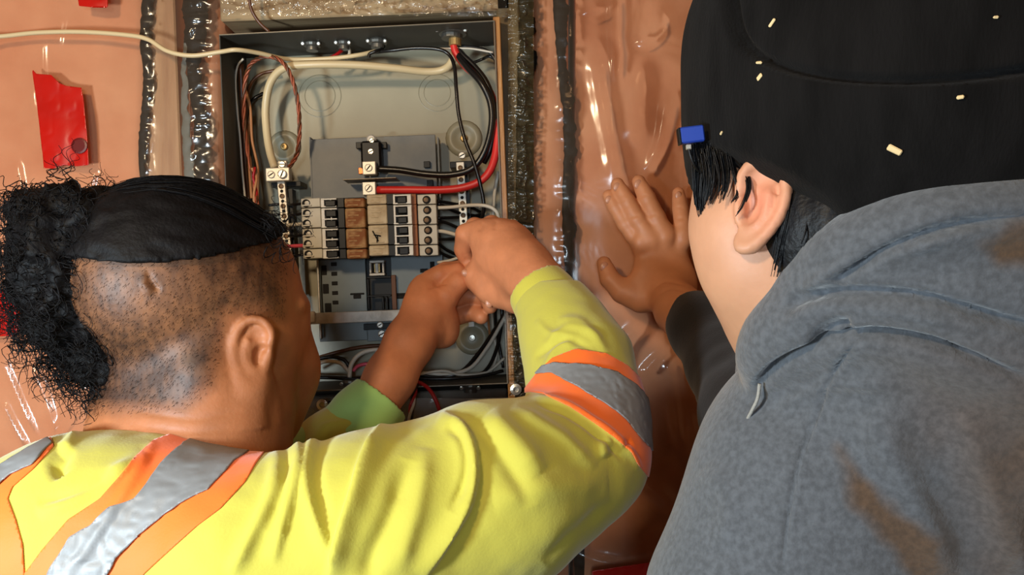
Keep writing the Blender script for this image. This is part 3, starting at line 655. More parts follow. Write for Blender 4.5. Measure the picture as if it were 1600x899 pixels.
wire([(715, 72, 1.10), (740, 74, 1.10), (762, 80, 1.10), (774, 95, 1.10), (781, 130, 1.10), (786, 200, 1.10), (790, 300, 1.10)], 2.6, W_black, 'black wire along the top right corner of the panel')
wire([(740, 98, 1.12), (755, 92, 1.12), (764, 88, 1.11), (772, 92, 1.11)], 2.4, W_black, 'short black wire crossing the upper right corner')
wire([(640, 78, 1.09), (665, 76, 1.09), (700, 76, 1.09), (735, 76, 1.09), (770, 82, 1.09)], 1.6, W_white, 'thin white wire under the big cable clamp')
wire([(512, 92, 1.10), (525, 86, 1.10), (537, 76, 1.11), (540, 68, 1.12)], 2.8, W_dred, 'short red wire at the second clamp of the top side')
wire([(539, 68, 1.12), (545, 75, 1.11), (546, 84, 1.10), (541, 92, 1.10)], 2.4, W_white, 'short white wire bending from the second clamp')
wire([(576, 90, 1.09), (578, 84, 1.09), (588, 80, 1.09), (598, 76, 1.10), (600, 66, 1.11)], 2.8, W_black, 'black wire hooking around the third clamp')
# breaker leads, right side
wire([(684, 325, 1.075), (705, 324, 1.075), (735, 321, 1.07), (760, 322, 1.065), (775, 330, 1.065), (781, 345, 1.07)], 2.9, W_white, 'white wire from the right breakers bending over the hand')
wire([(779, 268, 1.10), (773, 300, 1.10), (770, 345, 1.09), (770, 380, 1.09)], 2.9, W_white, 'white wire running down the right inner wall')
wire([(786, 268, 1.12), (787, 330, 1.12), (787, 400, 1.12)], 1.8, W_white, 'thin white wire against the right inner wall')
wire([(684, 361, 1.075), (698, 363, 1.07), (722, 370, 1.06)], 3, W_white, 'white wire from the right breakers into the gripping hand')
ww = wire([(684, 410.5, 1.07), (700, 408, 1.06), (716, 403, 1.05)], 2.3, W_white, 'short white wire with a bare copper tip between the two hands')
V_, F_ = tube(smoothpath([P(716, 403, 1.05), P(724, 400, 1.045), P(734, 398, 1.04)], 4), .0014, 7); obj('bare_end', V_, F_, M_cu, ww)
BW = [((684, 314), (705, 318), (735, 324), (755, 334)), ((684, 318), (715, 332), (745, 338), (760, 345)), ((684, 341), (712, 340), (745, 337), (757, 330)), ((684, 345), (702, 350), (726, 362), (740, 370)),
      ((684, 374), (700, 374), (722, 373), (740, 372)), ((684, 380), (700, 392), (722, 400), (740, 402)), ((684, 392), (700, 401), (722, 406), (740, 404))]
BL = ['uppermost black lead from the right breakers', 'black lead under the top one, right breakers', 'straight black lead level with the ground bar, right breakers', 'black lead slanting down beneath the straight one, right breakers',
      'black lead under the white wire into the gripping hand', 'steep black lead to the copper tip, right breakers', 'lowest black lead from the right breakers, above the short white wire']
for p, l in zip(BW, BL): wire([(*q, 1.08+.02*i) for i, q in enumerate(p)], 2.6, W_black, l)
for y in (329, 334): pass
wire([(748, 324, 1.085), (756, 322, 1.085), (772, 324, 1.09)], 2, W_white, 'short white wire stub at the black wire end')
# left breaker leads
wire([(474, 350, 1.075), (460, 351, 1.08), (444, 353, 1.09), (420, 360, 1.09)], 2.8, W_white, 'white lead into the left breakers across the neutral bar')
wire([(474, 384, 1.075), (455, 385, 1.07), (425, 388, 1.06), (395, 392, 1.06)], 3, W_pink, 'pink lead into the left breakers beside the forehead')
for y, l in ((318, 'top'), (334, 'second'), (367, 'third'), (398, 'lowest')): wire([(474, y, 1.08), (458, y+2, 1.09), (440, y+1, 1.12), (420, y+3, 1.12)], 2.2, W_black, l+' black lead reaching the left breakers from behind the head')
# right lower bundle
RB = [([(790, 455, 1.08), (788, 490, 1.08), (770, 520, 1.09), (748, 552, 1.10), (722, 580, 1.11), (690, 590, 1.11), (655, 586, 1.11)], 3.2, W_black, 'black wire sweeping from the sleeve down to the panel floor'),
      ([(798, 455, 1.075), (796, 480, 1.075), (780, 512, 1.08), (760, 545, 1.09), (735, 575, 1.10), (700, 585, 1.11), (660, 583, 1.11)], 3, W_white, 'white wire sweeping beside the black one to the panel floor'),
      ([(782, 460, 1.09), (784, 500, 1.09), (776, 545, 1.10), (760, 578, 1.11), (735, 592, 1.12)], 2.8, W_black, 'black wire falling steeply in the lower right corner'),
      ([(776, 455, 1.10), (774, 500, 1.11), (780, 540, 1.12), (786, 575, 1.12)], 2.4, W_black, 'black wire closest to the lower right inner wall'),
      ([(768, 480, 1.11), (771, 520, 1.12), (776, 555, 1.12), (766, 585, 1.13)], 2, W_white, 'thin white wire looping near the lower right wall'),
      ([(761, 480, 1.05), (763, 500, 1.07), (766, 530, 1.10)], 2, W_tan, 'bare tan wire hanging below the fingers'),
      ([(650, 592, 1.09), (700, 592, 1.09), (750, 588, 1.10), (786, 580, 1.11)], 2.6, W_black, 'black wire lying on the panel floor at the right'),
      ([(640, 588, 1.08), (690, 580, 1.09), (720, 586, 1.10), (760, 582, 1.11), (788, 560, 1.12)], 2.2, W_white, 'white wire lying on the panel floor at the right')]
for p, r, m_, l in RB: wire(p, r, m_, l)
# bottom left arcs
BA = [([(470, 582, 1.10), (492, 571, 1.10), (512, 565, 1.10), (532, 568, 1.10), (546, 582, 1.10)], 3, W_white, 'white wire arching low beside the cheek'),
      ([(470, 572, 1.11), (492, 563, 1.11), (515, 558, 1.11), (538, 563, 1.11), (550, 582, 1.11)], 3, W_black, 'black wire arching just above the white one by the cheek'),
      ([(546, 590, 1.09), (549, 570, 1.09), (562, 554, 1.09), (585, 547, 1.09), (620, 548, 1.10)], 3.4, W_white, 'white wire rising from the bottom clamp behind the forearm'),
      ([(552, 580, 1.10), (560, 572, 1.10), (578, 569, 1.10), (615, 572, 1.11)], 2.8, W_pink, 'pink wire from the bottom clamp behind the forearm'),
      ([(572, 590, 1.10), (578, 574, 1.10), (592, 566, 1.10), (620, 560, 1.10)], 3, W_black, 'black wire behind the pink one at the bottom clamp'),
      ([(495, 560, 1.13), (530, 550, 1.13), (570, 542, 1.13), (620, 540, 1.13)], 3, W_brn, 'brown wire lying behind the bottom arcs'),
      ([(470, 590, 1.11), (510, 590, 1.11), (560, 592, 1.11), (620, 588, 1.11)], 3, W_black, 'black wire lying on the panel floor at the left')]
for p, r, m_, l in BA: wire(p, r, m_, l)
wire([(640, 594, 1.06), (655, 598, 1.05), (668, 606, 1.045), (678, 620, 1.04), (686, 640, 1.04), (690, 665, 1.04)], 3, W_dred, 'red wire curving down below the panel floor')
twisted([(650, 600, 1.045), (646, 620, 1.04), (642, 645, 1.035), (640, 680, 1.035)], .002, 1.04, [W_black, W_white, W_dred], 'black and white twisted wires hanging below the panel', 14)
wire([(850, 866, 1.03), (856, 882, 1.03), (868, 905, 1.03), (890, 960, 1.03)], 2.4, W_dred, 'bright red wire below the elbow at the bottom edge')
wire([(868, 850, 1.04), (882, 862, 1.035), (880, 884, 1.03), (870, 896, 1.035), (862, 880, 1.04)], 2.4, W_tan, 'curled tan cord below the elbow')
wire([(380, -60, 1.03), (388, -10, 1.04), (393, 15, 1.045), (405, 35, 1.05), (421, 50, 1.055)], 2.6, W_brn, 'dark brown cable coming down over the top edge of the panel')
# fittings under the panel
for px, py, r, lab in ((505, 632, 9, 'metal cable fitting beneath the panel left end, near the cheek'), (806, 608, 9, 'metal conduit fitting at the lower right corner of the panel')):
    e = empty('conduit_fitting', P(px, py, 1.045), lab, 'fitting')
    obj('ring', *lathe(P(px, py, 1.045), [(PR(r*.6, 1.04), 0), (PR(r, 1.04), .001), (PR(r, 1.04), .006), (PR(r*.5, 1.04), .007), (PR(r*.45, 1.04), .003)], sides=14), M_met, e)
    obj('stem', *tube([P(px, py, 1.05), P(px+26, py-2, 1.05)], PR(r*.5, 1.04), 10), M_blk, e)
    obj('nut', *pbox(px+18, py-8, px+28, py+8, 1.043, .012, .001), M_alu, e)
# ---------------------------------------------------------------- people: shared pieces
XYZ = np.eye(3)
def frame(yaw, pitch, roll):
    """rows: right, face direction, up.  yaw>0 turns towards the picture's right, pitch>0 looks down, roll>0 tips the crown to the right"""
    Rz = np.array([[math.cos(yaw), math.sin(yaw), 0], [-math.sin(yaw), math.cos(yaw), 0], [0, 0, 1]]).T
    Rx = np.array([[1, 0, 0], [0, math.cos(pitch), math.sin(pitch)], [0, -math.sin(pitch), math.cos(pitch)]])
    Ry = np.array([[math.cos(roll), 0, math.sin(roll)], [0, 1, 0], [-math.sin(roll), 0, math.cos(roll)]])
    return (Rz.T@Ry.T@Rx).T if False else ((Rz.T @ (Ry.T @ Rx)).T)
def ear(fd, c, up, fwd, out, s=1.0, k=.004):
    up = np.array(up, float); up /= np.linalg.norm(up); out = np.array(out, float); out -= up*(out@up); out /= np.linalg.norm(out)
    fwd = np.array(fwd, float); fwd -= up*(fwd@up)+out*(fwd@out); fwd /= np.linalg.norm(fwd); R = np.stack([up, fwd, out])
    Q = lambda f, u, o: c+s*(f*fwd+u*up+o*out)
    fd.ell(Q(-.002, .002, .006), np.array([.031, .0175, .006])*s, R, .003)
    rim = [(.011, .006, .008), (.011, .020, .010), (.003, .030, .011), (-.009, .031, .012), (-.018, .022, .013), (-.021, .007, .013), (-.018, -.009, .012), (-.010, -.022, .010), (-.001, -.031, .008), (.007, -.031, .006), (.009, -.024, .004)]
    fd.chain([(Q(*p), .0037*s) for p in rim], .0022, n=3)
    fd.chain([(Q(*p), .003*s) for p in [(.004, .020, .008), (-.006, .014, .010), (-.010, .002, .011), (-.007, -.010, .010), (.001, -.017, .009)]], .002, n=3)
    fd.ell(Q(.004, -.003, .011), np.array([.013, .0085, .008])*s, R, .003, 'sub')
    fd.ell(Q(-.001, .016, .013), np.array([.007, .009, .005])*s, R, .003, 'sub')
    fd.cone(Q(.011, -.001, .006), Q(.010, -.008, .006), .0042*s, .0036*s, .003)
    fd.ell(Q(-.001, -.026, .006), np.array([.008, .008, .0045])*s, R, .003)
def head(fd, C, R, s=1.0, ears=(1, -1), k=.02, eo=(.074, -.004, -.012), es=1.0):
    r, f, u = R; Q = lambda a, b, c: C+s*(a*r+b*f+c*u)
    fd.ell(Q(0, -.012, .022), np.array([.077, .098, .088])*s, R, k)           # cranium
    fd.ell(Q(0, .040, -.005), np.array([.066, .058, .085])*s, R, .03)          # face mass
    fd.ell(Q(0, .050, -.060), np.array([.048, .046, .050])*s, R, .03)          # mouth and chin block
    for e in (1, -1):
        fd.cone(Q(e*.060, .005, -.050), Q(e*.020, .082, -.098), .018*s, .016*s, .03)   # jaw line
        fd.ell(Q(e*.042, .068, -.022), np.array([.026, .024, .024])*s, R, .02)  # cheekbones
        fd.ell(Q(e*.031, .094, .012), np.array([.014, .010, .011])*s, R, .008, 'sub')   # eye sockets
        fd.ell(Q(e*.031, .083, .011), np.array([.0125, .0125, .0115])*s, R, .003)       # eyeballs under lids
        fd.cone(Q(e*.014, .094, .031), Q(e*.046, .080, .030), .007*s, .006*s, .008)     # brows
        fd.ell(Q(e*.012, .108, -.028), np.array([.008, .009, .007])*s, R, .005)         # nostril wings
    fd.cone(Q(0, .093, .020), Q(0, .116, -.022), .008*s, .011*s, .010)         # nose
    fd.cone(Q(-.020, .094, -.056), Q(.020, .094, -.056), .006*s, .006*s, .005); fd.cone(Q(-.017, .094, -.067), Q(.017, .094, -.067), .006*s, .006*s, .004)
    fd.ell(Q(0, .088, -.095), np.array([.022, .018, .018])*s, R, .015)
    for e in ears:
        a, b, c = eo; out = e*r*.86-f*.50
        ear(fd, Q(e*a, b, c), u-.12*f, f, out, s*es)
def finger(fd, pts, r0, r1, k=.004):
    """pts px,py,depth; joints slightly thicker"""
    n = len(pts); L = []
    for i, p in enumerate(pts):
        t = i/(n-1); r = r0*(1-t)+r1*t; L.append((P(*p), r*(1.05 if 0 < i < n-1 else 1)))
    for i in range(n-1):
        a, ra = L[i]; b, rb = L[i+1]; mdl = (a+b)/2; rm = (ra+rb)/2*.95
        fd.cone(a, mdl, ra, rm, k); fd.cone(mdl, b, rm, rb, k)
M_sk1 = mat('skin warm tan', (1, 1, 1), .52, attr=True, var=.10, vscale=45, bump=.25, bscale=260, sss=.08, spec=.4, bdist=.0012)
M_sk2 = mat('skin light', (1, 1, 1), .5, attr=True, var=.06, vscale=40, bump=.15, bscale=260, sss=.08, spec=.4, bdist=.001)
M_nail = mat('fingernail', lin(186, 128, 98), .35, sss=.1)
M_hair = mat('black hair', lin(13, 11, 12), .6, var=.3, vscale=90, bump=.4, bscale=300, spec=.15)
M_yel = mat('hi-vis yellow knit', lin(192, 184, 68), .85, sheen=.3, bump=.25, bscale=420, bdist=.0008)
M_grn = mat('green cuff knit', lin(168, 214, 122), .85, sheen=.3, bump=.3, bscale=420, bdist=.0008)
M_ycf = mat('yellow cuff knit', lin(196, 186, 66), .85, sheen=.3, bump=.3, bscale=300, bdist=.001, stretch=(3, 3, .5))
M_ora = mat('orange trim', lin(255, 112, 20), .65, sheen=.3, bump=.15, bscale=420, bdist=.0008)
M_ref = mat('grey reflective tape', lin(132, 134, 136), .5, metal=.1, bump=.2, bscale=120, bdist=.001, var=.06, vscale=30)
M_trou = mat('dark work trousers', lin(38, 40, 48), .85, bump=.3, bscale=300)
M_boot = mat('brown boot leather', lin(70, 46, 28), .5, bump=.3)
def legs(cx, cy, top, lean, name_p, span=.11):
    fd = Field((cx-.3, cy-.3, -.0), (cx+.3, cy+.35, top+.12), .012)
    fd.ell((cx, cy+lean, top-.04), (.165, .115, .13), k=.03)
    for e in (-1, 1):
        h = np.array([cx+e*.085, cy+lean, top-.08]); kn = np.array([cx+e*span*1.05, cy+.03, .48]); an = np.array([cx+e*span*1.2, cy-.02, .12])
        fd.cone(h, kn, .088, .066, .04); fd.cone(kn, an, .066, .056, .02)
    V, Q = fd.mesh(2); obj('trousers', V, Q, M_trou, name_p, smooth=True)
    for e in (-1, 1):
        fd = Field((cx+e*span*1.2-.09, cy-.16, -.02), (cx+e*span*1.2+.09, cy+.24, .26), .01)
        a = np.array([cx+e*span*1.2, cy-.02, .16]); fd.cone(a, a-[0, 0, .09], .058, .052, .02); fd.cone(a-[0, .03, .105], a+[0, .14, -.12], .047, .040, .03); fd.plane((0, 0, .002), (0, 0, -1))
        V, Q = fd.mesh(2); obj('boot', V, Q, M_boot, name_p, smooth=True)
# ================================================================ person in the yellow sweatshirt
p1 = empty('person', (-.33, .66, 0), 'person with black curly hair and shaved sides, yellow hi-vis sweatshirt, both hands in the panel', 'person')
H1 = 1.0
C1 = P(297, 482, .755); R1 = frame(math.radians(52), math.radians(16), math.radians(-4))
fd = Field((-.47, .50, 1.33), (-.12, .95, 1.72), .0022)
head(fd, C1, R1, 1.03, ears=(1, -1), eo=(.0735, .044, -.021), es=.90)
fd.chain([(P(285, 560, .77), .060), (P(270, 650, .76), .064), (P(262, 740, .75), .078)], .035)
fd.chain([(P(330, 560, .76), .052), (P(345, 650, .75), .056), (P(330, 740, .73), .070)], .035)
# jowl and cheek as seen from behind
fd.chain([(P(424, 520, .80), .034), (P(432, 590, .82), .034), (P(416, 650, .82), .034)], .03)
Vh, Qh = fd.mesh(2)
Vh = folds(Vh, Qh, [([(200, 640), (300, 655), (380, 640)], 5, -.0008), ([(200, 665), (300, 676), (380, 668)], 5, -.0008), ([(228, 425), (240, 445), (250, 455)], 4, -.003), ([(222, 440), (236, 460)], 4, .002)])
# hands and forearms
fR = Field((-.16, .72, 1.36), (.10, 1.10, 1.66), .0017)
fR.chain([(P(905, 560, .82), .030), (P(868, 480, .86), .0275), (P(842, 445, .89), .0265)], .012)
fR.chain([(P(842, 445, .89), .0265), (P(818, 420, .92), .030), (P(790, 392, .95), .033)], .02)
fR.ell(P(792, 400, .955), (.040, .030, .034), frame(.3, 0, -.7), .02)
fR.ell(P(772, 372, .965), (.036, .026, .022), frame(.3, 0, -.3), .015)
fR.chain([(P(745, 430, .975), .017), (P(775, 452, .965), .018), (P(808, 462, .94), .022)], .018)
finger(fR, [(752, 362, .965), (728, 366, .975), (724, 390, .99), (732, 412, 1.0)], .0125, .0085, .006)
finger(fR, [(770, 366, .975), (742, 356, .995), (728, 372, 1.01), (730, 396, 1.02)], .0125, .0085, .006)
finger(fR, [(790, 366, .98), (768, 352, 1.0), (752, 372, 1.03), (752, 395, 1.035)], .012, .0085, .006)
finger(fR, [(806, 374, .98), (800, 358, 1.0), (785, 372, 1.03), (782, 392, 1.035)], .011, .008, .006)
finger(fR, [(790, 455, .95), (762, 448, .965), (742, 436, .985), (734, 418, 1.0)], .015, .0095, .008)
VR, QR = fR.mesh(2)
VR = folds(VR, QR, [([(716, 372), (724, 400), (742, 432)], 5, -.0012), ([(756, 348), (748, 362)], 4, -.001), ([(776, 344), (772, 360)], 4, -.001), ([(726, 404), (738, 410)], 3, -.0008)])
fL = Field((-.24, .80, 1.30), (.03, 1.10, 1.62), .0017)
fL.chain([(P(572, 655, .90), .0275), (P(610, 590, .93), .0285), (P(640, 535, .955), .0285), (P(664, 490, .975), .0275)], .012)
fL.ell(P(672, 478, .98), (.026, .022, .034), frame(0, 0, .35), .02)
fL.ell(P(690, 512, .985), (.022, .020, .026), frame(0, 0, .2), .015)
fL.ell(P(664, 450, .985), (.017, .015, .014), None, .012)
finger(fL, [(662, 444, .982), (688, 430, .985), (714, 425, .99), (732, 428, 1.0)], .0125, .0085, .004)
finger(fL, [(672, 436, .995), (696, 424, 1.0), (718, 420, 1.01), (734, 422, 1.02)], .0115, .0085, .004)
finger(fL, [(682, 486, .975), (698, 462, .975), (716, 442, .98), (738, 432, .99)], .0155, .0095, .006)
finger(fL, [(700, 470, 1.0), (728, 462, 1.01), (748, 466, 1.01), (762, 462, 1.0)], .011, .0085, .004)
finger(fL, [(745, 440, 1.0), (758, 452, .995), (764, 468, .995), (766, 480, .995)], .0105, .0085, .004)
finger(fL, [(700, 500, 1.0), (722, 492, 1.01), (742, 488, 1.01), (752, 496, 1.0)], .011, .009, .004)
VL, QL = fL.mesh(2)
VL = folds(VL, QL, [([(668, 452), (686, 444), (700, 444)], 2.5, -.0018), ([(676, 440), (690, 450)], 3, -.0009), ([(690, 490), (698, 520), (690, 545)], 6, -.001)])
# torso and arms below the clothes, joined so that the body stays one mesh object
fT = Field((-.75, .45, .85), (.25, 1.05, 1.5), .007)
fT.chain([(P(-40, 900, .70), .055), (P(200, 860, .70), .075), (P(400, 880, .68), .060)], .04); fT.ell(P(200, 1050, .72), (.15, .085, .20), None, .04)
fT.chain([(P(400, 880, .68), .055), (P(900, 720, .76), .042), (P(880, 520, .84), .032)], .02); fT.chain([(P(-40, 900, .70), .05), (P(250, 900, .86), .042), (P(560, 690, .89), .034)], .02)
VT, QT = fT.mesh(1)
def join(*L):
    V = []; Q = []; n = 0
    for v, q in L: V.append(v); Q.append(q+n); n += len(v)
    return np.concatenate(V), np.concatenate(Q)
VB, QB = join((Vh, Qh), (VR, QR), (VL, QL), (VT, QT))
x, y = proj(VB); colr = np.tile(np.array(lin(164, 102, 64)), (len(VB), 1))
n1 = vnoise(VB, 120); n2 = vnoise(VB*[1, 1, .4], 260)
isH = np.arange(len(VB)) < len(Vh)
loc = (VB-C1)@R1.T                           # head axes: right, face, up
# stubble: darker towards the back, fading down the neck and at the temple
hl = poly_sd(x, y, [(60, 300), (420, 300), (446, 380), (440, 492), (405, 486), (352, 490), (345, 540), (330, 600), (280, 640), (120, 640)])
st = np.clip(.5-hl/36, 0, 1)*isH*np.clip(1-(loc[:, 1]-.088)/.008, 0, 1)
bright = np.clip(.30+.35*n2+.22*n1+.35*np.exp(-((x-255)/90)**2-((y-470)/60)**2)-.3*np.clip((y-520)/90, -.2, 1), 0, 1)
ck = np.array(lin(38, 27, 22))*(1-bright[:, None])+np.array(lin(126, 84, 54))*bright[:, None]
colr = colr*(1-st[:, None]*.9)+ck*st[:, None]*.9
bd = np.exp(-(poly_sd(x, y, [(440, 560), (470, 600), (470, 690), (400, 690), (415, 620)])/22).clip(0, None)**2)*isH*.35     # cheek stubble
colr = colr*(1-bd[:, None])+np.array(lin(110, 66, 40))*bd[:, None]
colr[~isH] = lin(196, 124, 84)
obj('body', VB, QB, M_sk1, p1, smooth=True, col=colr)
def nail(px, py, d, w, h, ang, parent=p1):
    ax = (np.array([math.cos(ang), 0, math.sin(ang)]), UY, np.array([-math.sin(ang), 0, math.cos(ang)])); k = Field(P(px, py, d)-.012, P(px, py, d)+.012, .0008); k.ell(P(px, py, d), (w, .0025, h), np.stack(ax), .001)
    v, q = k.mesh(1); return obj('fingernail', v, q, M_nail, parent, smooth=True)
tb = bvh(VB, QB)
for px, py, a in ((728, 427, 1.2), (764, 474, .2)):
    h_, n_ = hit(tb, px, py)
    if h_ is not None: nail(px, py, h_[1]+.0012, .0045, .0058, a)
# ---- hair: slick black cap on top, curly mass behind
fH = Field((-.50, .50, 1.44), (-.12, .95, 1.74), .0028)
r_, f_, u_ = R1; Qp = lambda a, b, c: C1+1.03*(a*r_+b*f_+c*u_)
fH.ell(Qp(0, -.014, .024), (.086, .106, .093), R1, .01); fH.ell(Qp(.01, .040, .050), (.062, .056, .048), R1, .02)
e1, e2 = P(172, 410, .67), P(300, 397, .68); e3 = P(445, 392, .72); dv = e3-e1; hz = r_-u_*.25
nn = np.cross(dv, hz); nn = nn if nn[2] < 0 else -nn
fH.plane(e1+[0, 0, .004], nn)
VHc, QHc = fH.mesh(2)
nz = vnoise((VHc-C1)@R1.T*[1, .25, 1], 120); NH = normals(VHc, QHc); VHc = VHc+NH*(.0016*nz)[:, None]
hair = obj('hair', VHc, QHc, M_hair, p1, smooth=True)
fB = Field((-.62, .50, 1.36), (-.30, .92, 1.70), .003)
fB.ell(P(120, 410, .72), (.046, .052, .060), None, .02); fB.ell(P(128, 475, .73), (.040, .046, .050), None, .03); fB.ell(P(140, 352, .72), (.048, .048, .030), None, .02)
fB.ell(P(170, 530, .745), (.036, .045, .036), None, .03); fB.ell(P(82, 350, .73), (.026, .04, .030), None, .02); fB.ell(P(190, 572, .75), (.018, .04, .020), None, .03)
VBn, QBn = fB.mesh(2); NB = normals(VBn, QBn); VBn = VBn+NB*(.008*vnoise(VBn, 55)+.004*vnoise(VBn, 130))[:, None]
obj('hair_bun', VBn, QBn, M_hair, p1, smooth=True)
def strands(paths, radii, name, m, parent):
    """many thin three-sided tubes as one mesh"""
    V = []; Fq = []; n = 0
    for p, r in zip(paths, radii):
        k = len(p); T = np.gradient(p, axis=0); T /= np.maximum(np.linalg.norm(T, axis=1), 1e-9)[:, None]
        u = np.cross(T, [.2, 1, .1]); u /= np.maximum(np.linalg.norm(u, axis=1), 1e-9)[:, None]; w = np.cross(T, u); rr = (r*np.linspace(1, .45, k))[:, None]
        ring = np.stack([p+rr*u, p+rr*(-.5*u+.87*w), p+rr*(-.5*u-.87*w)], 1).reshape(-1, 3); V.append(ring); i = np.arange(k-1)*3+n
        for a, b in ((0, 1), (1, 2), (2, 0)): Fq.append(np.stack([i+a, i+b, i+3+b, i+3+a], 1))
        n += len(ring)
    return obj(name, np.concatenate(V), np.concatenate(Fq), m, parent, smooth=True, kind='stuff')
rg = np.random.RandomState(5); paths = []; rad = []
pick = rg.choice(len(VBn), 1500, replace=False)
for i in pick:
    b = VBn[i]; nrm = NB[i]; L = rg.uniform(.010, .032); n = 16; t = np.linspace(0, 1, n)[:, None]
    dr = nrm*rg.uniform(.15, .6)+np.array([-.15, 0, -.75])+rg.randn(3)*.45; dr /= np.linalg.norm(dr)
    a = np.cross(dr, rg.randn(3)); a /= np.linalg.norm(a); c = np.cross(dr, a); w = rg.uniform(.0025, .007); tn = rg.uniform(1, 2.6)*2*math.pi; ph = rg.rand()*6
    paths.append(b+dr*L*t+w*(np.sin(tn*t+ph)-math.sin(ph))*a+w*(np.cos(tn*t+ph)-math.cos(ph))*c+np.array([0, 0, -.010])*t**2); rad.append(rg.uniform(.0004, .0008))
for px, py, dx, dz in ((60, 300, -1, .6), (90, 280, .3, 1), (60, 500, -1, -.7), (75, 560, -.4, -1), (110, 590, -.1, -1), (40, 380, -1, .1), (35, 430, -1, -.3), (150, 300, .3, 1), (150, 600, .2, -1), (432, 352, 1, -.2), (430, 378, 1, -.8), (425, 365, 1, .3), (415, 345, 1, .5)):
    for j in range(9):
        b = P(px+rg.uniform(-14, 14), py+rg.uniform(-10, 10), .72); n = 20; t = np.linspace(0, 1, n)[:, None]; dr = np.array([dx, rg.uniform(-.3, .3), dz])+rg.randn(3)*.25; dr /= np.linalg.norm(dr)
        a = np.cross(dr, [0, 1, .2]); a /= np.linalg.norm(a); L = rg.uniform(.012, .035); w = rg.uniform(.002, .006); tn = rg.uniform(1, 2.2)*6.28; ph = rg.rand()*6
        paths.append(b+dr*L*t+w*(np.sin(tn*t+ph)-math.sin(ph))*a+w*(np.cos(tn*t+ph)-math.cos(ph))*np.array([0, 1, 0])); rad.append(rg.uniform(.0003, .0006))
strands(paths, rad, 'curly_strands', M_hair, p1)
tree = bvh(VHc, QHc); paths = []; rad = []
for j in range(700):                       # strands combed from the forehead back over the cap
    a0 = rg.uniform(-1, 1); s0 = rg.uniform(0, .6); s1 = s0+rg.uniform(.25, .5); t = np.linspace(s0, min(s1, 1), 12); th = math.radians(-8)+t*math.radians(150)
    lat = a0*.088*np.sin(np.clip(th+.35, .2, 2.9)); dirs = np.stack([lat, .125*np.cos(th), .11*np.sin(th)+.01], 1); pth = []
    for q in dirs:
        tgt = C1+q@R1; o_ = C1+(q*1.6)@R1; hh = tree.ray_cast(Vector(o_), Vector(C1-o_).normalized()); pth.append(np.array(hh[0])+(tgt-C1)*.008 if hh[0] is not None else None)
    pth = [p for p in pth if p is not None]
    if len(pth) > 5: paths.append(np.array(pth)+rg.randn(3)*.0008); rad.append(rg.uniform(.0005, .0010))
strands(paths, rad, 'combed_strands', M_hair, p1)
# ---- sweatshirt
fS = Field((-.80, .42, .86), (.26, 1.06, 1.56), .0042)
fS.chain([(P(-130, 960, .69), .072), (P(-20, 900, .67), .060), (P(110, 832, .665), .060), (P(250, 832, .665), .058), (P(400, 870, .65), .070)], .05)
fS.ell(P(190, 1060, .70), (.175, .125, .20), None, .06); fS.ell(P(190, 1350, .72), (.175, .12, .22), None, .05)
fS.chain([(P(400, 872, .645), .071), (P(600, 834, .66), .077), (P(780, 772, .69), .073), (P(886, 722, .73), .055), (P(914, 706, .745), .052)], .04)
fS.chain([(P(914, 700, .745), .052), (P(918, 640, .77), .050), (P(905, 568, .81), .050), (P(884, 520, .84), .042), (P(872, 494, .858), .036), (P(862, 477, .868), .034)], .025)
fS.chain([(P(-60, 900, .72), .07), (P(150, 960, .86), .06), (P(420, 810, .88), .050), (P(520, 700, .89), .036), (P(550, 672, .90), .032)], .03)
for a in np.linspace(0, 2*math.pi, 15)[:-1]: pass
rc = P(258, 736, .74); L_ = [(rc+np.array([.088*math.cos(a), .072*math.sin(a), -.010*math.cos(a)-.004*math.sin(a)]), .010) for a in np.linspace(0, 2*math.pi, 25)]
fS.chain(L_, .03)
fS.ell(P(262, 708, .755), (.078, .062, .055), None, .008, 'sub')
VS, QS = fS.mesh(3); VS, QS = subdiv(VS, QS); VS = relax(VS, QS, 1)
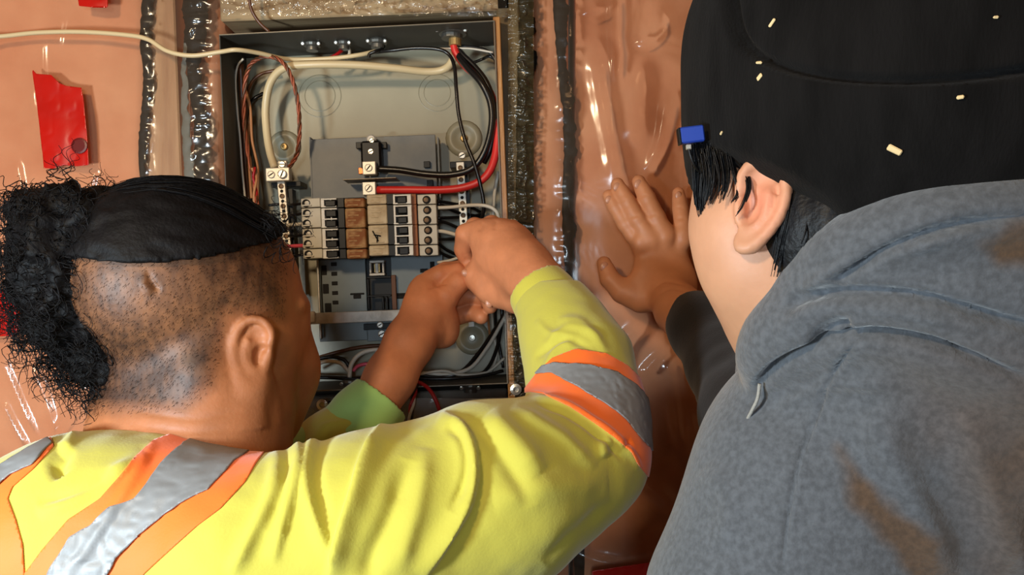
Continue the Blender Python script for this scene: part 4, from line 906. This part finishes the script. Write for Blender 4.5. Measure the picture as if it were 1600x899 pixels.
FO = [([(690, 647), (724, 673), (739, 711), (741, 756), (724, 805), (694, 854), (660, 905)], 15, .010, 1), ([(700, 668), (722, 690), (730, 726), (722, 765), (704, 800)], 7, -.006),
      ([(603, 658), (573, 711), (554, 771), (528, 847), (515, 905)], 15, .011, -1), ([(640, 720), (611, 805), (584, 862), (570, 910)], 16, -.007), ([(668, 700), (650, 800), (618, 900)], 16, .004),
      ([(512, 668), (492, 695), (482, 730), (484, 771), (501, 824), (522, 880)], 11, .006, 1), ([(520, 680), (500, 720), (500, 770), (515, 820)], 9, -.003),
      ([(466, 676), (468, 737), (450, 802), (428, 880)], 14, .006, 1), ([(435, 705), (428, 770), (395, 835), (360, 900)], 12, .006), ([(448, 700), (448, 750), (420, 830)], 9, -.003),
      ([(762, 648), (800, 690), (845, 740)], 18, .006), ([(740, 660), (790, 720), (830, 790)], 14, -.004), ([(800, 635), (870, 680), (930, 730)], 12, .004), ([(770, 780), (860, 760), (950, 755)], 22, .004),
      ([(832, 616), (890, 636), (945, 672), (985, 712), (998, 735)], 5, .0035), ([(836, 628), (890, 650), (940, 688), (975, 722)], 4, -.003),
      ([(227, 712), (170, 750), (114, 782), (60, 800)], 12, .006), ([(104, 700), (92, 730), (100, 745)], 12, -.008), ([(60, 790), (130, 770), (180, 740)], 10, -.005), ([(120, 668), (104, 700), (85, 728)], 8, .004),
      ([(240, 690), (215, 740), (150, 840), (100, 905)], 8, .002), ([(838, 500), (860, 520), (905, 525)], 6, .002), ([(850, 540), (890, 510), (940, 530)], 6, .0025), ([(835, 560), (880, 530), (925, 545)], 5, -.0025), ([(870, 500), (910, 505), (950, 555)], 7, .0025), ([(850, 585), (870, 545), (900, 530)], 6, .003),
      ([(970, 700), (985, 690)], 6, -.003), ([(955, 690), (940, 700), (945, 715)], 9, .004), ([(500, 668), (540, 662), (560, 664)], 6, .003), ([(850, 880), (900, 830), (960, 780)], 10, -.003)]
VS = folds(VS, QS, FO); VS = VS+normals(VS, QS)*(.0016*vnoise(VS, 22)+.0006*vnoise(VS, 70))[:, None]
# hide stray bits: the collar hole edge stays soft
shirt = obj('sweatshirt', VS, QS, M_yel, p1, smooth=True)
NS = normals(VS, QS); TS = tri(QS); xs, ys = proj(VS); fc = facing(VS, NS)
GR1 = [(60, 930), (75, 899), (112, 838), (143, 820), (175, 793), (211, 780), (227, 760), (250, 728), (276, 702), (305, 682), (335, 674), (345, 672), (385, 690), (401, 698), (387, 708), (367, 721), (344, 747), (325, 767), (292, 783), (257, 806), (221, 835), (185, 871), (169, 899), (155, 930)]
OR1 = [(20, 930), (37, 899), (65, 861), (107, 812), (156, 780), (182, 750), (208, 718), (240, 689), (276, 676), (312, 668), (344, 664), (383, 672), (412, 690), (419, 699), (400, 725), (383, 754), (344, 796), (309, 822), (280, 848), (224, 899), (200, 930)]
GR2 = [(-80, 790), (0, 730), (49, 700), (78, 686), (82, 694), (52, 727), (20, 741), (0, 760), (-80, 830)]
OR2 = [(-90, 770), (0, 728), (49, 698), (80, 684), (84, 698), (52, 734), (20, 762), (13, 780), (26, 815), (36, 851), (39, 899), (40, 940), (-90, 940)]
GR3 = [(836, 586), (850, 572), (865, 568), (920, 572), (963, 583), (993, 603), (1013, 627), (1060, 680), (1040, 740), (1013, 699), (993, 679), (977, 657), (947, 633), (897, 603), (863, 584), (845, 584)]
OR3 = [(815, 615), (840, 583), (863, 560), (900, 546), (947, 553), (980, 572), (1010, 602), (1080, 690), (1040, 780), (997, 727), (986, 707), (960, 684), (928, 661), (890, 636), (847, 615), (827, 613)]
def biggest(v, t):
    L = np.arange(len(v))
    for _ in range(2000):
        m = L[t].min(1); L2 = L.copy()
        for i in range(3): np.minimum.at(L2, t[:, i], m)
        L2 = L2[L2]
        if (L2 == L).all(): break
        L = L2
    k = np.bincount(L[t[:, 0]]).argmax(); t = t[L[t[:, 0]] == k]; u, inv = np.unique(t, return_inverse=True); return v[u], inv.reshape(-1, 3)
def stripe(name, poly, m, off, cond, parent=shirt, wob=0, lab=None):
    g = poly_sd(xs, ys, poly)+wob*vnoise(VS, 150); g = np.where(cond, g, 1e3)
    nb = (g[TS] < 0).any(1); T = TS[nb]; u, inv = np.unique(T, return_inverse=True)
    v, t = clip(VS[u]+0, inv.reshape(-1, 3), g[u], off, NS[u]); v, t = biggest(v, t); o = obj(name, v, t, m, parent, smooth=True, label=lab)
    md = o.modifiers.new('thickness', 'SOLIDIFY'); md.thickness = .0012; md.offset = -1; return o
back = (fc > -.25) & (VS[:, 1] < .80) & (xs < 480); arm = (VS[:, 0] > 0)
for O, G, c_ in ((OR1, GR1, back), (OR2, GR2, back), (OR3, GR3, arm)):
    stripe('orange_trim', O, M_ora, .0012, c_)
    s_ = stripe('reflective_stripe', G, M_ref, .0024, c_, wob=1.2)
    me = s_.data; n = len(me.vertices); co = np.zeros(n*3); me.vertices.foreach_get('co', co); co = co.reshape(-1, 3)
    W_ = co+np.array(WO[s_.name]); cr = np.abs(vnoise(W_*[1, 1, 1], 45))*.003+np.abs(vnoise(W_+5, 150))*.0012; co[:, 1] -= cr; me.vertices.foreach_set('co', co.ravel()); me.update()
def cuff(pts, m, name='cuff', h=.003):
    a = np.array([q[0] for q in pts]); lo = a.min(0)-.07; hi = a.max(0)+.07; k = Field(lo, hi, h); k.chain(pts, .006)
    d = pts[-1][0]-pts[-2][0]; d /= np.linalg.norm(d); e = pts[-1][0]; k.plane(e, d); r = pts[-1][1]; k.cone(e-d*.020, e+d*.03, r*.86, r*.86, .002, 'sub')
    v, q = k.mesh(2); return obj(name, v, q, m, shirt, smooth=True)
cuff([(P(878, 515, .848), .036), (P(868, 494, .862), .0385), (P(853, 469, .872), .036), (P(838, 448, .882), .034)], M_ycf)
cuff([(P(430, 790, .875), .046), (P(490, 730, .885), .046), (P(536, 694, .895), .042), (P(570, 654, .905), .040), (P(596, 622, .915), .0355)], M_grn)
fc2 = Field((-.32, .80, 1.30), (-.10, 1.0, 1.45), .003); fc2.chain([(P(488, 690, .90), .024), (P(520, 668, .90), .026), (P(545, 658, .895), .022)], .01)
rg2 = np.random.RandomState(9); cand = np.where((st > .35) & (loc[:, 0] > -.02))[0]; NBd = normals(Vh, Qh); cand = cand[rg2.rand(len(cand)) < .8]; cand = rg2.choice(cand, min(7000, len(cand)), replace=False); paths = []; rad = []
dn = -R1[2]*.8-R1[1]*.35
for i in cand:
    n_ = NBd[i]; d_ = dn-n_*(dn@n_); d_ /= np.linalg.norm(d_)+1e-9; d_ = d_*.8+n_*.45+rg2.randn(3)*.15; t = np.linspace(0, 1, 3)[:, None]; b = Vh[i]+rg2.randn(3)*.0006; b = b-n_*(.0006*rg2.randn())
    paths.append(b-n_*.0006+d_*t*rg2.uniform(.0022, .0042)); rad.append(.00017)
strands(paths, rad, 'shaved_stubble', M_hair, p1)
legs(-.34, .74, .92, .0, p1)
# ================================================================ person in the grey hoodie
p2 = empty('person', (.30, .50, 0), 'person in grey hoodie and black beanie at the right, palm flat on the wall', 'person')
C2 = P(1335, 215, .50); R2 = frame(math.radians(-34), math.radians(28), math.radians(30))
r2, f2, u2 = R2
fd = Field((.06, .34, 1.36), (.40, .66, 1.76), .0022)
Q2 = lambda a, b, c: C2+(a*r2+b*f2+c*u2)
fd2 = fd
# own head build so that the ear can sit where the photograph shows it
head(fd, C2, R2, 1.0, ears=(1,))
fd.chain([(P(1170, 290, .50), .024), (P(1168, 350, .49), .026), (P(1190, 410, .49), .028), (P(1230, 455, .50), .032)], .03)
fd.chain([(P(1260, 330, .50), .050), (P(1290, 420, .50), .052), (P(1330, 500, .51), .062), (P(1400, 640, .53), .08)], .035)
ear(fd, P(1184, 324, .452), np.array([.16, .1, 1]), np.array([-.8, .9, .1]), np.array([-.50, -.87, 0]), .79)
Vh2, Qh2 = fd.mesh(2)
# flat hand on the wall
HD = 1.035
fW = Field((.08, .78, 1.36), (.30, 1.08, 1.70), .0017)
def fin2(pts, r0, r1): finger(fW, [(a, b, c) for a, b, c in pts], r0, r1, .005)
fin2([(1000, 385, 1.030), (978, 350, 1.034), (962, 325, 1.038), (951, 306, 1.042)], .0110, .0080)
fin2([(1018, 375, 1.022), (996, 343, 1.026), (980, 315, 1.032), (965, 288, 1.038)], .0118, .0085)
fin2([(1040, 370, 1.020), (1025, 340, 1.024), (1011, 310, 1.030), (998, 284, 1.036)], .0120, .0088)
fin2([(1068, 375, 1.022), (1066, 350, 1.026), (1063, 326, 1.032), (1060, 302, 1.038)], .0108, .0080)
fin2([(1000, 470, 1.020), (972, 456, 1.026), (953, 436, 1.032), (944, 412, 1.038)], .0155, .0095)
fW.ell(P(1034, 412, 1.028), (.035, .0135, .040), frame(0, 0, -.10), .012)
fW.ell(P(1015, 445, 1.022), (.026, .014, .028), frame(0, 0, -.5), .015); fW.ell(P(1062, 445, 1.020), (.022, .015, .030), None, .015)
fW.chain([(P(1045, 455, 1.01), .024), (P(1062, 485, .98), .027), (P(1090, 510, .945), .030), (P(1140, 570, .86), .036), (P(1200, 650, .74), .045)], .02)
for a, b in ((1003, 378), (1020, 368), (1042, 363), (1069, 368)): fW.ell(P(a, b, 1.019), (.009, .006, .009), None, .008)
VW, QW = fW.mesh(2)
VW = folds(VW, QW, [([(1020, 452), (1040, 440), (1075, 446)], 2.5, -.0012), ([(1018, 470), (1045, 452), (1085, 458)], 2.5, -.0008), ([(983, 340), (1000, 336)], 3, -.0008), ([(1012, 338), (1028, 334)], 3, -.0008), ([(1058, 342), (1072, 342)], 3, -.0008), ([(965, 316), (978, 312)], 2.5, -.0006), ([(998, 308), (1012, 304)], 2.5, -.0006), ([(1056, 324), (1068, 324)], 2.5, -.0006)])
fT = Field((.0, .40, .80), (.62, .95, 1.50), .007)
fT.chain([(P(1230, 780, .54), .05), (P(1450, 640, .56), .07), (P(1720, 700, .58), .06)], .04); fT.ell(P(1480, 1000, .58), (.15, .085, .2), None, .04); fT.chain([(P(1230, 780, .54), .05), (P(1200, 650, .74), .045)], .02)
fT.chain([(P(1230, 780, .54), .05), (P(1180, 1150, .56), .042), (P(1280, 1300, .72), .034)], .02)
VT, QT = fT.mesh(1); VB2, QB2 = join((Vh2, Qh2), (VW, QW), (VT, QT))
c2_ = np.tile(np.array(lin(196, 144, 112)), (len(VB2), 1)); i0 = len(Vh2); c2_[i0:] = lin(190, 124, 84)
x, y = proj(VB2); hd = np.arange(len(VB2)) < i0
er = np.exp(-(np.hypot((x-1190)/34, (y-315)/48)**2))*hd; c2_ = c2_*(1-.5*er[:, None])+np.array(lin(226, 130, 104))*.5*er[:, None]
obj('body', VB2, QB2, M_sk2, p2, smooth=True, col=c2_)
tb2 = bvh(VB2, QB2)
for px, py, a, s_ in ((951, 312, -.5, 1), (964, 292, -.45, 1.1), (997, 288, -.4, 1.15), (1060, 306, 0, 1), (944, 417, -.3, 1.2)):
    h_, n_ = hit(tb2, px, py)
    if h_ is not None: nail(px, py, h_[1]+.0013, .0046*s_, .0056*s_, a, p2)
# ---- beanie
fb = Field((.06, .26, 1.50), (.56, .72, 1.88), .003)
fb.ell(P(1405, 140, .49), (.115, .125, .108), frame(-.5, .2, .32), .02); fb.ell(P(1510, 60, .50), (.120, .12, .115), None, .06); fb.ell(P(1400, 250, .475), (.090, .10, .075), None, .03); fb.ell(P(1560, 240, .49), (.090, .10, .085), None, .03); fb.ell(P(1232, 50, .52), (.061, .09, .065), None, .04); fb.ell(P(1338, 190, .50), (.091, .115, .070), frame(-.5, .2, .40), .04)
b0, b1 = P(1085, 226, .50), P(1330, 350, .45); dv = P(1335, 352, .42)-P(1090, 236, .50); nn = np.cross(dv, np.array([-.35, .9, .25])); nn = nn if nn[2] < 0 else -nn
fb.plane(P(1215, 292, .45), nn)

Vb, Qb = fb.mesh(2); Vb, Qb = subdiv(Vb, Qb); Vb = relax(Vb, Qb, 1)
x, y = proj(Vb); FL = smoothpath(np.array([(1128, -60), (1133, 0), (1150, 62), (1200, 102), (1300, 126), (1450, 131), (1600, 116), (1800, 80)], float), 5)
d_, s_, _ = pl_dist(x, y, FL); below = np.where(s_ > 0, 1, -1); mid = proj(P(1300, 250, .45))
sg = np.sign(pl_dist(np.array([1300.]), np.array([250.]), FL)[1][0]); sdl = d_*s_*sg
Nb = normals(Vb, Qb); fcb = np.clip(facing(Vb, Nb)*3+.5, 0, 1)
Vb = Vb+Nb*((.0045*np.clip(sdl/5, -1, 1)*.5+.0012*vnoise(Vb, 30)-.006*np.exp(-((sdl+6)/7)**2))*fcb)[:, None]
M_bean = mat('black rib knit', lin(19, 18, 18), .95, sheen=.04, bump=.6, bscale=700, bdist=.001, stretch=(1, 1, .25), var=.25, vscale=60, spec=.06)
bean = obj('beanie', Vb, Qb, M_bean, p2, smooth=True)
tbe = bvh(Vb, Qb)
# ---- hair below the beanie
fh = Field((.10, .30, 1.42), (.50, .62, 1.66), .003)
fh.chain([(P(1262, 318, .475), .018), (P(1310, 350, .47), .036), (P(1400, 340, .48), .058), (P(1500, 320, .49), .07)], .03); fh.chain([(P(1258, 330, .47), .016), (P(1244, 375, .462), .011), (P(1232, 405, .462), .006)], .015)
fh.chain([(P(1300, 360, .46), .04), (P(1330, 420, .46), .04)], .03)
Vg, Qg = fh.mesh(2); Ng = normals(Vg, Qg); Vg = Vg+Ng*(.003*vnoise(Vg*[1, 1, .3], 90))[:, None]
M_hair2 = mat('straight black hair', lin(12, 13, 17), .5, var=.3, vscale=90, bump=.4, bscale=300, spec=.25)
obj('hair', Vg, Qg, M_hair2, p2, smooth=True)
paths = []; rad = []
def lock(pts, n, spread, r=.0006, endspread=.4):
    w = smoothpath(np.array([P(*q) for q in pts]), 6)
    for j in range(n):
        o = rg.randn(3)*spread*np.array([1, .6, .3]); t = np.linspace(1, endspread, len(w))[:, None]; wv = rg.uniform(.0004, .0012)*np.sin(np.linspace(0, rg.uniform(2, 5), len(w)))[:, None]*np.array([1, .5, 0])
        cut_ = rg.randint(int(len(w)*.65), len(w)+1); paths.append((w+o*t+wv)[:cut_]); rad.append(r*rg.uniform(.6, 1.3))
lock([(1100, 225, .475), (1096, 270, .472), (1094, 310, .474), (1100, 345, .478)], 90, .0030); lock([(1112, 235, .470), (1112, 280, .466), (1106, 320, .468)], 70, .0034)
lock([(1128, 240, .462), (1132, 280, .456), (1126, 318, .456)], 46, .0030); lock([(1140, 245, .458), (1146, 275, .452), (1152, 300, .450), (1144, 318, .45)], 14, .0012)
lock([(1160, 255, .455), (1168, 290, .446), (1160, 320, .444), (1150, 338, .446)], 10, .0010)
for k in range(11):
    x0 = 1222+k*8; lock([(x0+18, 292, .440), (x0+8, 335, .436), (x0-2, 375, .438), (x0-14+k*3, 432-k*6, .444)], 26, .0028, .0008)
for k in range(8): lock([(1290+k*24, 335, .43), (1275+k*24, 370, .425), (1255+k*24, 410, .43)], 22, .004, .0008)
strands(paths, rad, 'hair_strands', M_hair2, p2)
# ---- hoodie
M_hood = mat('grey fleece', (1, 1, 1), .92, attr=True, var=.22, vscale=260, detail=10, sheen=.35, bump=.45, bscale=380, bdist=.0012)
fo = Field((-.02, .24, .82), (.72, .88, 1.64), .0045)
fo.chain([(P(1290, 745, .52), .074), (P(1215, 960, .52), .076), (P(1180, 1150, .54), .065), (P(1270, 1300, .70), .052)], .04)
fo.chain([(P(1300, 745, .52), .074), (P(1450, 660, .54), .095), (P(1700, 700, .56), .10), (P(1900, 820, .58), .08)], .05)
fo.ell(P(1500, 950, .57), (.155, .125, .20), None, .06); fo.ell(P(1500, 1400, .60), (.16, .12, .2), None, .05)
# hood layers
fo.chain([(P(1218, 492, .47), .011), (P(1266, 444, .445), .014), (P(1336, 390, .418), .0165), (P(1440, 356, .392), .0155), (P(1560, 338, .385), .0150), (P(1700, 330, .39), .017)], .012, n=3)
fo.chain([(P(1320, 490, .45), .032), (P(1420, 450, .425), .036), (P(1560, 430, .415), .040), (P(1700, 430, .42), .045)], .012, n=2)
fo.chain([(P(1198, 580, .49), .013), (P(1210, 545, .475), .019), (P(1250, 508, .455), .022), (P(1320, 492, .435), .022), (P(1420, 502, .42), .024), (P(1520, 530, .41), .026), (P(1640, 575, .41), .028)], .008, n=3)
fo.chain([(P(1240, 560, .50), .022), (P(1400, 600, .47), .045), (P(1560, 640, .46), .06)], .03)
fo.chain([(P(1285, 490, .60), .026), (P(1225, 570, .60), .032)], .03)
fo.chain([(P(1225, 330, .53), .036), (P(1235, 400, .53), .038), (P(1250, 450, .54), .038)], .006, 'sub')
Vo, Qo = fo.mesh(2); Vo, Qo = subdiv(Vo, Qo); Vo = relax(Vo, Qo, 1)
Vo = folds(Vo, Qo, [([(1300, 440), (1340, 416), (1400, 385), (1500, 350), (1640, 334)], 8, -.010), ([(1225, 484), (1262, 462), (1340, 456), (1440, 464), (1540, 492), (1650, 520)], 8, -.009),
    ([(1178, 612), (1196, 590), (1230, 565), (1275, 545), (1330, 526), (1380, 524), (1450, 536), (1520, 560), (1640, 610)], 8, -.014), ([(1262, 540), (1300, 512), (1330, 510)], 11, -.010),
    ([(1345, 528), (1308, 575), (1278, 640), (1256, 700), (1240, 760), (1228, 830), (1220, 920)], 3.5, -.0035), ([(1352, 530), (1316, 577), (1286, 640), (1264, 700), (1248, 760), (1236, 830), (1228, 920)], 4, .0012),
    ([(1240, 470), (1300, 425), (1400, 392), (1520, 362)], 10, .003), ([(1210, 520), (1290, 480), (1400, 490), (1540, 520)], 12, .003), ([(1215, 640), (1300, 600), (1400, 600)], 14, .004), ([(1360, 640), (1420, 760), (1480, 900)], 30, .007), ([(1500, 640), (1560, 780), (1590, 900)], 30, .007), ([(1100, 730), (1140, 780), (1130, 860)], 24, .003)])
Vo = Vo+normals(Vo, Qo)*(.0012*vnoise(Vo, 25))[:, None]
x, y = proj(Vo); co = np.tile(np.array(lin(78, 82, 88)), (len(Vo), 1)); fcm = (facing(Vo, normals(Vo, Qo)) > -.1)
br_ = np.array(lin(78, 54, 28)); nzz = vnoise(Vo, 60)*12+vnoise(Vo, 140)*6  # brown stain, plus warm shadow stripes and right-side shade painted into the colour
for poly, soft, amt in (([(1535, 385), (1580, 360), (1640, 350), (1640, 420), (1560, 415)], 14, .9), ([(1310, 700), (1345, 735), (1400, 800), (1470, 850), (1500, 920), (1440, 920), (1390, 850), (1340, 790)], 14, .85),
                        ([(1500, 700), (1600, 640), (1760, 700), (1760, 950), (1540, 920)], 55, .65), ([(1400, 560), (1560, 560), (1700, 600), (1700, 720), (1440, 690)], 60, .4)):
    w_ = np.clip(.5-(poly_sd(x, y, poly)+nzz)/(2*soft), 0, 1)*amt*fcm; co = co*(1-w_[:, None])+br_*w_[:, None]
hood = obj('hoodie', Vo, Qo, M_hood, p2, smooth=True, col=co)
# black sleeve over the arm that reaches the wall
k = Field((.12, .52, 1.34), (.36, 1.06, 1.60), .0035)
k.chain([(P(1082, 497, .965), .0350), (P(1098, 515, .935), .0375), (P(1140, 575, .86), .043), (P(1190, 650, .76), .055), (P(1250, 740, .64), .06)], .015)
a, b = P(1082, 497, .965), P(1098, 515, .935); d = (a-b)/np.linalg.norm(a-b); k.plane(a, d); k.cone(a-d*.02, a+d*.03, .031, .031, .002, 'sub')
v, q = k.mesh(2); v = v+normals(v, q)*(.0015*vnoise(v, 35))[:, None]; obj('sleeve', v, q, mat('black sleeve knit', lin(24, 19, 18), .9, sheen=.1, bump=.3, bscale=400, bdist=.001), p2, smooth=True, label='black sleeve of the arm on the wall')
ds = [P(1187, 600, .472), P(1184, 622, .474), P(1176, 640, .478), P(1168, 655, .484)]
V_, F_ = tube(smoothpath(ds, 8), .0011, 8); obj('drawstring', V_, F_, mat('grey cord', lin(150, 148, 142), .8, bump=.5, bscale=600), hood, smooth=True)
# wood crumbs caught on the beanie, blue tag at its edge
M_chip = mat('pale wood chip', lin(222, 196, 146), .7)
for px, py, w, h, a, l in ((1398, 234, .0046, .0022, -.4, 'largest pale wood chip on the beanie, near its lower middle'), (1188, 121, .0026, .0018, .3, 'lower chip of the pair at the beanie left side'),
                     (1186, 100, .0022, .0016, -.2, 'upper chip of the pair at the beanie left side'), (1208, 36, .0034, .0014, .5, 'slim pale chip near the beanie top left'), (1500, 152, .0022, .0012, .2, 'faint chip at the right of the beanie under its fold'),
                     (1129, 208, .0018, .001, .3, 'tiny chip near the beanie left edge above the temple hair'), (1555, 28, .0016, .001, 0, 'tiny chip high on the right of the beanie')):
    hp, hn = hit(tbe, px, py)
    if hp is None: continue
    a_ = np.array([math.cos(a), 0, math.sin(a)]); hn = hn if hn[1] < 0 else -hn; a_ -= hn*(a_@hn); a_ /= np.linalg.norm(a_)
    V_, F_ = boxg(hp+hn*.0008, w*1.5, h*1.3, .0013, .0005, (a_, np.cross(hn, a_), hn)); V_ = np.array(V_)+.0004*vnoise(np.array(V_), 500)[:, None]
    obj('wood_chip', V_, F_, M_chip, label=l, cat='wood chip', group='wood chips caught on the beanie')
tg = empty('blue_tag', P(1078, 211, .47), 'small blue plastic tag with black wire at the left edge of the beanie', 'tag')
obj('tag_body', *boxg(P(1080, 211, .468), .0145, .006, .0095, .0008, (np.array([.99, 0, .12]), UY, np.array([-.12, 0, .99]))), mat('blue plastic', lin(28, 62, 160), .45), tg)
obj('tag_edge', *boxg(P(1061, 214, .468), .0012, .0064, .0098, .0003, (np.array([.99, 0, .12]), UY, np.array([-.12, 0, .99]))), M_blk, tg)
obj('connector', *boxg(P(1076, 230, .467), .003, .003, .003, .0004), M_met, tg)
V_, F_ = tube(smoothpath([P(1076, 231, .467), P(1080, 246, .467), P(1086, 260, .468), P(1094, 270, .470)], 6), .0009, 7); obj('thin_wire', V_, F_, M_blk, tg, smooth=True)
legs(.36, .52, .90, .0, p2)
